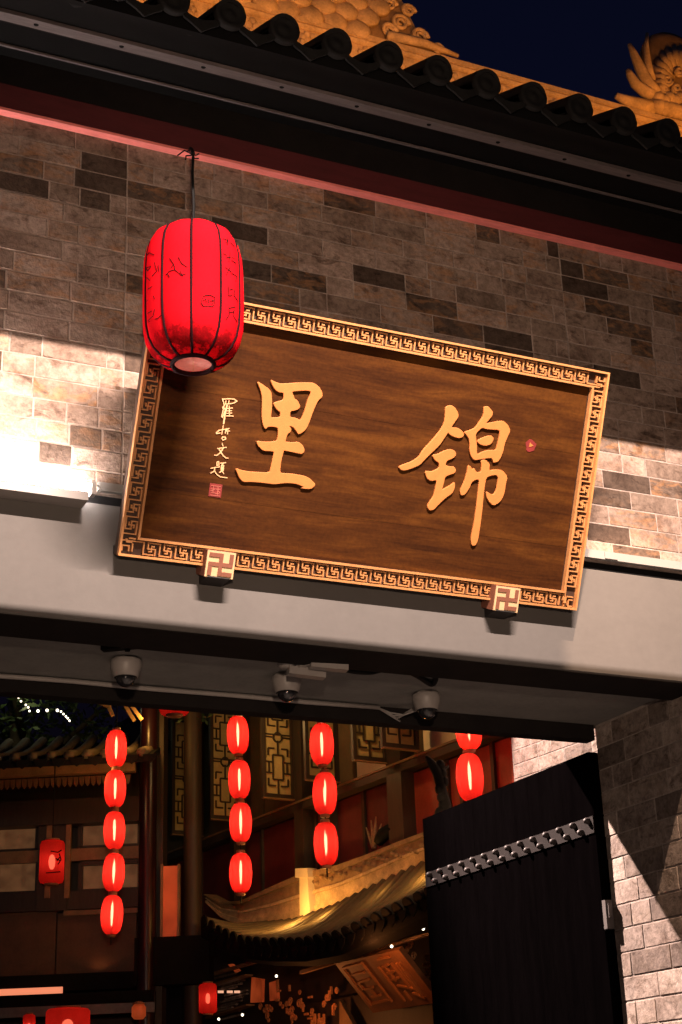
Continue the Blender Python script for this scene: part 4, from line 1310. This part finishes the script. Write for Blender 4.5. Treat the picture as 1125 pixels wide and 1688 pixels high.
for i in range(60):
    a = smin + 0.08 + 0.172 * i
    if a > smax: break
    z = interp(ev_s, a) - 0.06
    dm.extrude([WG.P(a - .07, z, EO + .142), WG.P(a + .07, z, EO + .142), WG.P(a + .05, z - .06, EO + .142), WG.P(a, z - .10, EO + .142), WG.P(a - .05, z - .06, EO + .142)], WG.n * 0.01)
dm.build("drip_tiles", M['black'], cn)

# small beast and upright leaf ornament on the canopy ridge
bo = WG.P(*WG.at(640, 1386, 0.08), 0.08)
be = thing("ridge_beast", bo, "small dark beast with a pale spiky mane on the canopy ridge", "ornament")
mb = MB(); q = lambda u, v: WG.P(*WG.at(u, v, 0.08), 0.08)
mb.tube([q(624, 1388), q(632, 1376), q(642, 1368), q(652, 1367), q(660, 1372)], [0.05, 0.07, 0.06, 0.035, 0.012], 8)
mb.build("body", M['black'], be, True)
mb = MB()
for (a, b) in (((618, 1398), (612, 1352)), ((618, 1394), (620, 1346)), ((620, 1392), (629, 1358)), ((616, 1398), (604, 1364)), ((620, 1390), (634, 1372))):
    mb.tube([q(*a), (q(*a) + q(*b)) / 2 + Vector((0.01, 0.02, 0)), q(*b)], [0.022, 0.018, 0.006], 6)
mb.build("mane", M['ridge_dark'], be, True)
br = MB(); q = lambda u, v: at_y(u, v, 4.6)
br.tube([q(738, 1350), q(735, 1325), q(728, 1300), q(722, 1275), q(712, 1258), q(702, 1246)], [0.05, 0.045, 0.04, 0.045, 0.035, 0.012], 8)
br.tube([q(724, 1285), q(732, 1268), q(740, 1262)], [0.03, 0.02, 0.008], 6)
for i in range(7):
    br.ball(q(726 + 3 * (i % 3), 1262 + 13 * i), (0.045, 0.045, 0.05), 7, 5)
br = br.build("twisted_branch", M['bark'], None, True); tag(br, "dark twisted branch rising beside the red lantern over the door", "branch")

# ------------------------------------------------------------------ shop under the canopy
shop_s = WG.at(600, 1620)[0]
pl_t = [WG.P(*WG.at(u, v, 0.62), 0.62) for u, v in ((552, 1597), (657, 1558))]
zt = (pl_t[0].z + pl_t[1].z) / 2; s0, s1 = WG.at(552, 1597, 0.62)[0], WG.at(657, 1558, 0.62)[0]
pb = WG.P(*WG.at(628, 1668, 0.22), 0.22); zb = pb.z
pq = thing("shop_plaque", WG.P((s0 + s1) / 2, zb, 0.22), "tilted wooden shop plaque with carved characters in orange light", "sign")
PU = (WG.P(0, zt, 0.62) - WG.P(0, zb, 0.22)); plen = PU.length; PU.normalize()
PN = WG.e.cross(PU); PN = PN if PN.dot(WG.n) > 0 else -PN
if PN.z > 0: pass
def PQ(a, b, n=0): return WG.P(s0 + (s1 - s0) * a, zb, 0.22) + PU * (plen * b) + PN * n
pax = (WG.e, -PN, PU)
pw = simple('plaque_wood', (.26, .10, .035), .6, .3, 7)
pwd = simple('plaque_carving_dark', (.05, .018, .008), .6, .2, 7)
MB().box(PQ(.5, .5, -0.03), ((s1 - s0), 0.05, plen), pax).build("board", pw, pq)
def glyph(x0, x1, bars):
    mb = MB()
    for i, (a, b, c, d) in enumerate(bars):
        mb.bar(PQ(x0 + (x1 - x0) * a, b, .004), PQ(x0 + (x1 - x0) * c, d, .004), 0.020, 0.022 + .0006 * i, PN)
    mb.build("carved_character", M['gold'], pq)
glyph(.08, .40, [(0, .9, 1, .92), (0, .9, 0, .15), (1, .92, 1, .15), (.2, .75, .8, .76), (.2, .60, .8, .62), (.25, .46, .7, .47), (.5, .46, .5, .3), (.1, .18, .95, .2), (.3, .3, .75, .31), (.2, .6, .2, .46)])
glyph(.58, .90, [(.2, .92, .8, .93), (0, .8, 0, .12), (.15, .78, .5, .8), (.15, .66, .5, .67), (.15, .54, .5, .55), (.3, .8, .3, .5), (.65, .82, .65, .3), (.85, .8, .85, .25), (.2, .42, .9, .3), (.3, .3, .3, .12), (.6, .25, .95, .12), (1, .8, .9, .15)])
# lit shop interior pieces
sh = thing("corner_shop", WG.P(-1.0, 0, 0.02), "dim shop glowing orange under the tiled canopy", "shop")
def panel_px(name, quad, off, mat, t=0.03):
    pts = [WG.P(*WG.at(u, v, off), off) for u, v in quad]
    return MB().extrude(pts, WG.n * t).build(name, mat, sh)
panel_px("lit_panel", [(419, 1611), (437, 1614), (436, 1652), (417, 1653)], 0.1, M['amber'])
panel_px("lit_panel", [(448, 1620), (460, 1616), (462, 1648), (449, 1650)], 0.1, M['amber'])
panel_px("lit_panel", [(380, 1590), (386, 1589), (398, 1600), (392, 1603)], 0.2, M['amber'])
for i in range(12):
    u = 362 + 9 * i; v = 1672 - 3.2 * i
    if i % 3 == 2: continue
panel_px("shelf", [(352, 1676), (420, 1655), (420, 1658), (352, 1680)], 0.3, wt, 0.1)
panel_px("shelf", [(358, 1622), (418, 1606), (418, 1609), (358, 1626)], 0.3, wt, 0.1)
panel_px("beam", [(345, 1606), (560, 1545), (560, 1549), (345, 1611)], 0.5, wt, 0.05)
panel_px("beam", [(500, 1600), (715, 1536), (715, 1541), (500, 1606)], 0.55, wt, 0.04)
for u, v in ((365, 1635), (380, 1635), (392, 1635)):
    panel_px("small_lamp", [(u - 3, v - 2), (u + 4, v - 2), (u + 4, v + 2), (u - 3, v + 2)], 0.1, M['fairy_dim'] if 'fairy_dim' in M else M.setdefault('fairy_dim', emit('small_lamp_glow', (1, .5, .3), .9)), 0.02)
rs = random.Random(21)
cream = simple('painted_shop_goods', (.55, .22, .08), .6, .4, 12)
for i in range(13):
    u0 = 350 + rs.uniform(0, 30); v0 = 1612 + 5.6 * i
    panel_px("brick", [(u0, v0), (u0 + 36, v0 - 9), (u0 + 36, v0 - 6), (u0, v0 + 3)], 0.06, M['brick_side'], 0.03)
for (cu, cv, w, h) in ((570, 1560, 60, 16), (470, 1640, 30, 40), (690, 1575, 40, 40), (505, 1660, 26, 50), (545, 1650, 22, 40), (480, 1672, 16, 30), (707, 1620, 12, 44), (440, 1672, 24, 26), (530, 1680, 40, 14)):
    mb = MB()
    for i in range(9):
        u = cu + rs.uniform(-w, w) / 2; v = cv + rs.uniform(-h, h) / 2
        p = WG.P(*WG.at(u, v, 0.16), 0.16)
        if rs.random() < .5:
            r = rs.uniform(.02, .045)
            pts = [p + WG.e * (r * math.cos(a) * (1 - a / 12)) + Vector((0, 0, r * math.sin(a) * (1 - a / 12))) for a in [k * .55 for k in range(16)]]
            mb.tube(pts, 0.010, 5)
        else:
            mb.box(p, (rs.uniform(.03, .09), 0.02, rs.uniform(.015, .03)), wax) if rs.random() < .5 else mb.box(p, (rs.uniform(.015, .03), 0.02, rs.uniform(.05, .12)), wax)
    mb.build("carved_ornament", cream, sh)["kind"] = "stuff"
MB().box(WG.P((S_FAR + S_END) / 2, 1.5, 0.0), (S_END - S_FAR, 0.08, 2.9), wax).build("shop_wall", M['wood_dark'], sh)
MB().extrude([WG.P(*WG.at(u, v, 0.12), 0.12) for u, v in ((567, 1648), (590, 1690), (590, 1720), (567, 1720))], WG.n * 0.05).build("pillar", wt, sh)
# tiny bulbs along the eave edge
for u, v in ((646, 1560), (698, 1531), (531, 1586), (456, 1609), (400, 1673), (361, 1680)):
    p = WG.P(*WG.at(u, v, 0.72), 0.72)
    b = MB().ball(p, 0.014, 8, 6).build("fairy_bulb", M['fairy'], None, True)
    tag(b, "tiny glowing bulb strung under the tiled canopy", "bulb", "tiny bulbs under the canopy")

# ------------------------------------------------------------------ front-facing hall on the left
aB = rad(28)
eB = Vector((math.cos(aB), -math.sin(aB), 0)); nB = Vector((-math.sin(aB), -math.cos(aB), 0))
Q0 = at_y(250, 1350, 10.5)
HB = Plane((Q0.x, Q0.y, 0), eB, nB)
hax = HB.axes()
hb_ = thing("timber_hall", HB.P(-2, 0), "dark timber hall with tiled eave and paper windows behind the lantern strings", "house")


def hbox(name, u0, v0, u1, v1, off, t, mat, parent=None):
    a0, z0 = HB.at(u0, v0, off); a1, z1 = HB.at(u1, v1, off)
    return MB().box(HB.P((a0 + a1) / 2, (z0 + z1) / 2, off - t / 2), (abs(a1 - a0), t, abs(z1 - z0)), hax).build(name, mat, parent or hb_)


AL = -4.5
MB().box(HB.P((AL + 0.05) / 2, 3.0, -0.4), (0.05 - AL, 0.4, 6.0), hax).build("wall_core", M['wood_dark'], hb_)
lit_beam = simple('pale_beam_timber', (.30, .19, .08), .6, .3, 8)
zb1 = HB.at(120, 1268, 0.55)[1]
MB().box(HB.P((AL - .1) / 2, zb1, 0.50), (-.1 - AL, 0.10, 0.10), hax).build("eave_beam", lit_beam, hb_)
zb2 = HB.at(120, 1290, 0.4)[1]
mb = MB()
for i in range(60):
    a = -0.2 - i * 0.065
    mb.extrude([HB.P(a - .03, zb2 + .06, .40), HB.P(a + .03, zb2 + .06, .40), HB.P(a + .022, zb2 - .02, .40), HB.P(a, zb2 - .05, .40), HB.P(a - .022, zb2 - .02, .40)], HB.n * 0.02)
mb.build("carved_fringe", wt, hb_)
MB().box(HB.P((AL - .1) / 2, zb2 - .28, 0.1), (-.1 - AL, 0.2, 0.28), hax).build("upper_wall", M['wood_dark'], hb_)
# columns
hc = hbox("column", 236, 1140, 266, 1800, 0.35, 0.3, M['wood_dark'])
a_, z_ = HB.at(251, 1300, 0.2)
MB().lathe(HB.P(a_, 0, 0.45), [(0.105, 0), (0.10, 3.2), (0.095, 7)], 14).build("round_column", simple('red_lacquer', (.018, .004, .004), .3, .2, 5), hb_, True)
hbox("column", 66, 1330, 110, 1500, 0.14, 0.2, M['wood_dark'])
hbox("column_edge", 110, 1345, 114, 1480, 0.16, 0.05, wt)
hbox("column_edge", 78, 1345, 82, 1480, 0.16, 0.05, wt)


def hwin(u0, v0, u1, v1):
    p = hbox("window", u0, v0, u1, v1, 0.0, 0.04, M['amber_dim'])
    a0, z0 = HB.at(u0, v0, 0.03); a1, z1 = HB.at(u1, v1, 0.03)
    f = MB()
    for (xa, za, xb, zb_) in ((a0, z0, a1, z0), (a0, z1, a1, z1), (a0, z0, a0, z1), (a1, z0, a1, z1)):
        f.bar(HB.P(xa, za, .03), HB.P(xb, zb_, .03), 0.05, 0.05, HB.n)
    f.build("window_frame", M['wood_dark'], p)


hwin(-80, 1355, 62, 1402); hwin(134, 1346, 231, 1394); hwin(-80, 1424, 62, 1472); hwin(134, 1424, 231, 1466)
# small lattice strip over the windows
for u0, u1 in ((-60, 64), (145, 232)):
    mb = MB()
    a0, z0 = HB.at(u0, 1345, 0.05); a1, z1 = HB.at(u1, 1338, 0.05)
    zc = HB.at(180, 1338, .05)[1]; n = int((a1 - a0) / 0.055)
    for i in range(n):
        x = a0 + (a1 - a0) * (i + .5) / n
        mb.bar(HB.P(x - .026, zc - .03, .05), HB.P(x + .026, zc + .03, .05), .010, .010, HB.n)
        mb.bar(HB.P(x - .026, zc + .03, .056), HB.P(x + .026, zc - .03, .056), .010, .010, HB.n)
    mb.build("lattice_strip", simple('lattice_timber', (.34, .24, .13), .6, .2, 9), hb_)
hbox("rail", -80, 1408, 232, 1414, 0.08, 0.06, wt)
hbox("rail", -80, 1478, 232, 1494, 0.12, 0.14, M['wood_dark'])
hbox("thin_rail", 105, 1501, 228, 1504, 0.10, 0.04, wt)
for u0, u1 in ((-80, 90), (96, 224)):
    hbox("lower_panel", u0, 1506, u1, 1608, 0.02, 0.04, simple('brown_panel', (.09, .045, .022), .6, .3, 6))
hbox("shelf_beam", -80, 1613, 235, 1628, 0.30, 0.3, M['black'])
sl_ = hbox("strip_light", -80, 1634, 103, 1637, 0.42, 0.02, M['strip'])
hbox("lower_eave", -80, 1645, 252, 1668, 0.55, 0.5, M['black'])
hbox("eave_trim", -80, 1665, 255, 1668, 0.60, 0.04, simple('grey_trim', (.12, .12, .12), .5, .3, 15))
lamp("shelf_light", 'SPOT', HB.P(HB.at(160, 1616, .2)[0], HB.at(160, 1609, .2)[1] + .02, .12), 3.0, (1, .35, .12), .05, HB.P(HB.at(160, 1616, 0)[0], 6, .0), 150, .8)
hbox("amber_column_sign", 268, 1428, 293, 1545, 0.42, 0.06, M['amber'])
hbox("sign_frame", 265, 1424, 268, 1548, 0.44, 0.08, wt); hbox("sign_frame", 293, 1424, 296, 1548, 0.44, 0.08, wt)
hbox("block", 222, 1546, 345, 1620, 0.5, 0.4, M['black'])
a_, z_ = HB.at(318, 1450, 0.2)
MB().lathe(HB.P(a_, 0, 0.2), [(0.11, 0), (0.105, 3.2), (0.10, 7)], 14).build("round_column", M['wood_dark'], hb_, True)

# tiled roof of the hall
roof_z = HB.at(120, 1245, 1.0)[1]
tc = simple('hall_tile', (.14, .105, .065), .85, .4, 7)
for i in range(19):
    a = 0.05 - i * 0.20
    P0 = HB.P(a, roof_z, 1.0); P1 = HB.P(a, roof_z + 0.50, -0.3)
    t_ = MB().tube([P0, P0 * .66 + P1 * .34 - Vector((0, 0, .05)), P0 * .33 + P1 * .67 - Vector((0, 0, .05)), P1], 0.055, 8).build("cap_tile", tc, hb_, True)
mb = MB(); mb.extrude([HB.P(AL, roof_z - .05, 1.0), HB.P(AL, roof_z - .11, 1.0), HB.P(AL, roof_z + 0.38, -0.3), HB.P(AL, roof_z + 0.45, -0.3)], HB.e * (0.15 - AL))
mb.build("roof_slab", M['tile'], hb_)
mb = MB()
for i in range(20):
    a = 0.15 - i * 0.20
    mb.extrude([HB.P(a - .08, roof_z - .03, 1.01), HB.P(a + .08, roof_z - .03, 1.01), HB.P(a + .06, roof_z - .09, 1.01), HB.P(a, roof_z - .13, 1.01), HB.P(a - .06, roof_z - .09, 1.01)], HB.n * 0.012)
mb.build("drip_tiles", M['tile'], hb_)
# upturned corner timbers
mb = MB()
for (u0, v0, u1, v1) in ((152, 1152, 182, 1166), (205, 1160, 222, 1188), (215, 1160, 234, 1186), (178, 1160, 186, 1180)):
    A = HB.P(*HB.at(u0, v0, .9), .9); B = HB.P(*HB.at(u1, v1, .9), .9)
    mb.bar(A, B, .05, .04)
mb.build("corner_timbers", lit_beam, hb_)

# ------------------------------------------------------------------ lantern strings
lan_me = {}


def string_lantern(c, scale, lab, group, swing=0.0):
    t = thing("string_lantern", (c.x, c.y, c.z - 0.205 * scale), lab, "lantern", group)
    if not lan_me:
        z0 = 0.0
        pr = [(0.040, 0.012), (0.062, 0.020), (0.086, 0.048), (0.102, 0.095), (0.110, 0.155), (0.112, 0.205), (0.110, 0.255), (0.102, 0.315), (0.086, 0.362), (0.062, 0.390), (0.040, 0.398)]
        sh_ = MB().lathe((0, 0, 0), pr, 24, 0, 0, 2 * PI, lambda t_, z: 1 + 0.018 * abs(math.sin(6 * t_)))
        lan_me['shade'] = sh_.build("shade", M['string_cloth'], t, True, LOC[t.name])
        lan_me['bulb'] = MB().lathe((0, 0, 0), [(0.0, 0.08), (0.006, 0.10), (0.012, 0.17), (0.014, 0.24), (0.010, 0.30), (0.0, 0.345)], 10).build("bulb", M['bulb'], t, True, LOC[t.name])
        lan_me['cap'] = MB().lathe((0, 0, 0), [(0.0, 0.428), (0.042, 0.428), (0.046, 0.412), (0.046, 0.402), (0.0, 0.402)], 14).build("top_cap", M['tassel'], t, True, LOC[t.name])
        lan_me['foot'] = MB().lathe((0, 0, 0), [(0.0, -0.016), (0.040, -0.016), (0.046, -0.002), (0.046, 0.008), (0.0, 0.008)], 14).build("bottom_cap", M['tassel'], t, True, LOC[t.name])
        for o in list(lan_me.values()):
            me = o.data
            off = LOC[t.name]
            for v in me.vertices: v.co += off
            o.location = (0, 0, 0)
        for k_ in lan_me: lan_me[k_] = lan_me[k_].data
    else:
        for k_, nm_ in (('shade', 'shade'), ('bulb', 'bulb'), ('cap', 'top_cap'), ('foot', 'bottom_cap')):
            link_mesh(nm_, lan_me[k_], LOC[t.name], t)
    t.scale = (scale,) * 3
    t.rotation_euler = (0, swing, random.uniform(0, 6))
    return t


STR = [
    ("the timber hall column", 9.3, [(192, 1234), (190, 1300), (189, 1369), (187, 1438), (184, 1508)], ("topmost", "second", "third", "fourth", "lowest"), 1.0, "red lanterns strung before the timber hall"),
    ("the dark shutters", 8.2, [(393, 1212), (395, 1285), (397, 1356), (397, 1439)], ("topmost", "second", "third", "lowest"), 1.0, "red lanterns strung before the dark shutters"),
    ("the middle post of the timber house", 6.6, [(531, 1227), (535, 1308), (538, 1391)], ("topmost", "middle", "lowest"), 1.0, "red lanterns strung before the middle post"),
    ("the pale brick wall", 5.2, [(773, 1198), (775, 1281)], ("upper", "lower"), 1.05, "red lanterns strung over the black door"),
]
for where, y, pts, ords, sc, grp in STR:
    P = [at_y(u, v, y) for u, v in pts]
    for p, o_ in zip(P, ords):
        n_ = "five" if len(P) == 5 else {4: "four", 3: "three", 2: "two"}[len(P)]
        string_lantern(p, sc, "%s red lantern of the string of %s near %s" % (o_, n_, where), grp, random.uniform(-.03, .03))
    line = [P[0] + Vector((0, 0, 1.6))] + P + [P[-1] - Vector((0, 0, 0.30))]
    cdm = MB().tube(line, 0.006, 5).build("lantern_cord", M['cable'])
    tag(cdm, "thin cord carrying the string of %s lanterns" % n_, "cord", "lantern cords")


def drum_lantern(p, r, h, lab, ribs=0, power=0):
    t = thing("paper_lantern", (p.x, p.y, p.z - h / 2), lab, "lantern")
    pr = [(r * .55, 0), (r * .9, h * .03), (r, h * .10), (r, h * .9), (r * .9, h * .97), (r * .55, h)]
    o = MB().lathe(LOC[t.name], pr, 20, 0, 0, 2 * PI, (lambda a, z: 1 + .03 * abs(math.sin(ribs / 2 * a))) if ribs else None).build("shade", M['string_cloth'], t, True)
    MB().ball(p, (r * .28, r * .28, h * .18), 10, 6).build("bulb", M['bulb_soft'], t, True)
    for z in (-.012, h + .0):
        MB().lathe(LOC[t.name] + Vector((0, 0, z)), [(0, 0), (r * .6, 0), (r * .6, .014), (0, .014)], 14).build("end_cap", M['tassel'], t, True)
    return t, o


M['bulb_soft'] = emit('soft_bulb_glow', (1.0, .55, .38), 6)
p = HB.P(*HB.at(86, 1421, 0.55), 0.55)
t, o = drum_lantern(p, 0.135, 0.47, "square-shouldered red lantern with a painted branch before the hall windows")
mb = MB()
for (du, dv), (eu, ev_) in (((-2, -18), (10, -16)), ((10, -16), (16, -20)), ((12, -14), (15, -4)), ((15, -4), (10, 4)), ((6, -6), (14, -2)), ((-10, 18), (14, 16)), ((13, -8), (8, -2))):
    A = HB.P(*HB.at(86 + du, 1421 + dv, .70), .70); B = HB.P(*HB.at(86 + eu, 1421 + ev_, .70), .70)
    mb.bar(A, B, .012, .006, HB.n)
mb.build("painted_branch", M['paint_black'], t)
cdl = MB().tube([p + Vector((0, 0, .23)), p + Vector((0, 0, 1.1))], .006, 5).build("lantern_cord", M['cable']); tag(cdl, "thin cord holding the branch painted lantern", "cord", "lantern cords")
drum_lantern(at_y(288, 1148, 6.5), 0.13, 0.34, "red lantern half hidden above the black rear beam", 8)
drum_lantern(WG.P(*WG.at(343, 1646, 1.2), 1.2), 0.088, 0.29, "small pleated red lantern hanging by the shop shelves", 10)
drum_lantern(HB.P(*HB.at(112, 1690, 0.9), 0.9), 0.22, 0.34, "wide red lantern below the lower eave of the hall", 10)
drum_lantern(HB.P(*HB.at(48, 1694, 0.9), 0.9), 0.065, 0.26, "narrow red lantern below the lower eave of the hall")
drum = thing("brass_lantern", HB.P(*HB.at(229, 1680, .7), .7), "small brass lantern glowing under the hall eave", "lantern")
pp = LOC[drum.name]
MB().lathe(pp, [(0, 0), (.05, 0), (.075, .03), (.075, .12), (.05, .15), (0, .15)], 14).build("glass", M['amber'], drum, True)
MB().lathe(pp + Vector((0, 0, .151)), [(0, .03), (.03, .025), (.08, 0), (0, 0)], 14).build("cap", M['tassel'], drum, True)

# ------------------------------------------------------------------ tree with fairy lights
tp_ = at_y(40, 1175, 13.5)
tree = thing("leafy_tree", (tp_.x, tp_.y, 0), "dark green tree with white fairy lights behind the hall roof", "tree")
mb = MB().tube([(tp_.x, tp_.y, 0), (tp_.x + .1, tp_.y, 3), (tp_.x, tp_.y + .1, 6), (tp_.x - .2, tp_.y, 7.6)], [.2, .16, .1, .04], 8)
for i in range(8):
    a = i * 2.4
    mb.tube([(tp_.x, tp_.y, 4.6 + .3 * i), (tp_.x + .7 * math.cos(a), tp_.y + .6 * math.sin(a), 5.2 + .3 * i), (tp_.x + 1.3 * math.cos(a), tp_.y + 1.1 * math.sin(a), 5.7 + .3 * i)], [.06, .04, .015], 6)
mb.build("trunk", M['bark'], tree, True)
lv = MB(); rl = random.Random(4)
for c in range(60):
    a = rl.uniform(0, 2 * PI); rr = 1.5 * math.sqrt(rl.random()); zc = rl.uniform(5.6, 8.2)
    ctr = Vector((tp_.x - .2 + rr * math.cos(a), tp_.y + rr * math.sin(a), zc))
    for k in range(45):
        p = ctr + Vector((rl.gauss(0, .2), rl.gauss(0, .2), rl.gauss(0, .16)))
        u_ = Vector((rl.gauss(0, 1), rl.gauss(0, 1), rl.gauss(0, .6))).normalized(); w_ = u_.cross(Vector((rl.gauss(0, 1), rl.gauss(0, 1), rl.gauss(0, 1)))).normalized()
        L_ = rl.uniform(.05, .09); W_ = L_ * .38
        lv.add([p - u_ * L_, p + w_ * W_, p + u_ * L_, p - w_ * W_], [(0, 1, 2, 3)])
lo_ = lv.build("crown", M['leaf'], tree)
fl = thing("fairy_lights", at_y(60, 1170, 12.0), "string of white fairy lights draped over the dark tree", "string lights")
fp = [(18, 1140), (23, 1142), (26, 1148), (31, 1150), (35, 1156), (43, 1162), (47, 1166), (49, 1172), (63, 1172), (78, 1171), (95, 1171), (101, 1173), (105, 1177), (109, 1181), (112, 1184), (115, 1188)]
P = [at_y(u, v, 11.9) for u, v in fp]
MB().tube(P, .004, 4).build("wire", M['cable'], fl)
for i, p in enumerate(P):
    MB().ball(p, .019 if 8 <= i <= 10 else .013, 8, 5).build("bulb", M['fairy'], fl, True)

vp = at_y(318, 1165, 10.2)
vine = thing("hanging_plant", (vp.x, vp.y, vp.z + 0.5), "trailing leafy plant hanging beside the half hidden red lantern", "plant")
MB().tube([vp + Vector((0, 0, .5)), vp + Vector((.1, 0, .2)), vp + Vector((.02, 0, -.1))], [.015, .012, .006], 6).build("stem", M['bark'], vine, True)
lv = MB()
for k in range(260):
    p = vp + Vector((rl.gauss(0, .12), rl.gauss(0, .1), rl.uniform(-.2, .4)))
    u_ = Vector((rl.gauss(0, 1), rl.gauss(0, 1), rl.gauss(0, .8))).normalized(); w_ = u_.cross(Vector((rl.gauss(0, 1), rl.gauss(0, 1), rl.gauss(0, 1)))).normalized()
    L_ = rl.uniform(.03, .055); W_ = L_ * .38
    lv.add([p - u_ * L_, p + w_ * W_, p + u_ * L_, p - w_ * W_], [(0, 1, 2, 3)])
lv.build("leaves", M['leaf'], vine)

# ------------------------------------------------------------------ courtyard lamps
lamp("gable_light", 'SPOT', WG.P(S_END + 0.9, 6.3, 1.6), 1500, (1.0, .76, .66), .05, WG.P(S_END + 0.75, 4.75, 0.0), 38, .2)
lamp("tree_fill_light", 'POINT', at_y(30, 1140, 12.5), 4, (1.0, .95, .5), .05)  # added fill near the fairy bulbs, only to brighten the leaves
for u, v, pw_ in ((690, 1462, 6), (610, 1490, 2.0), (470, 1533, 16), (520, 1530, 6)):
    s_, z_ = WG.at(u, v, 0.55)
    lamp("canopy_uplight", 'POINT', WG.P(s_, z_ + 0.20, 0.50), pw_, (1.0, 0.48, 0.10), 0.04)
lamp("gallery_light", 'POINT', WG.P(WG.at(420, 1330, .9)[0], 5.75, 0.95), 17, (1.0, .62, .22), .1)
lamp("gallery_light", 'POINT', WG.P(WG.at(560, 1270, .9)[0], 5.75, 0.95), 17, (1.0, .62, .22), .1)
lamp("gallery_light", 'POINT', WG.P(WG.at(760, 1230, .6)[0], 5.0, 0.6), 22, (1.0, .50, .22), .06)
lamp("shop_light", 'POINT', WG.P(WG.at(640, 1590, .75)[0], 3.15, 1.0), 9, (1.0, .32, .08), .05)
lamp("shop_light", 'POINT', WG.P(WG.at(480, 1640, .7)[0], 2.7, 0.7), 10, (1.0, .32, .08), .05)
lamp("hall_light", 'POINT', HB.P(-0.3, roof_z - .35, 1.5), 5, (1.0, .60, .2), .06)
lamp("hall_roof_light", 'POINT', HB.P(0.1, roof_z + .40, 0.95), 10, (1.0, .48, .10), .05)
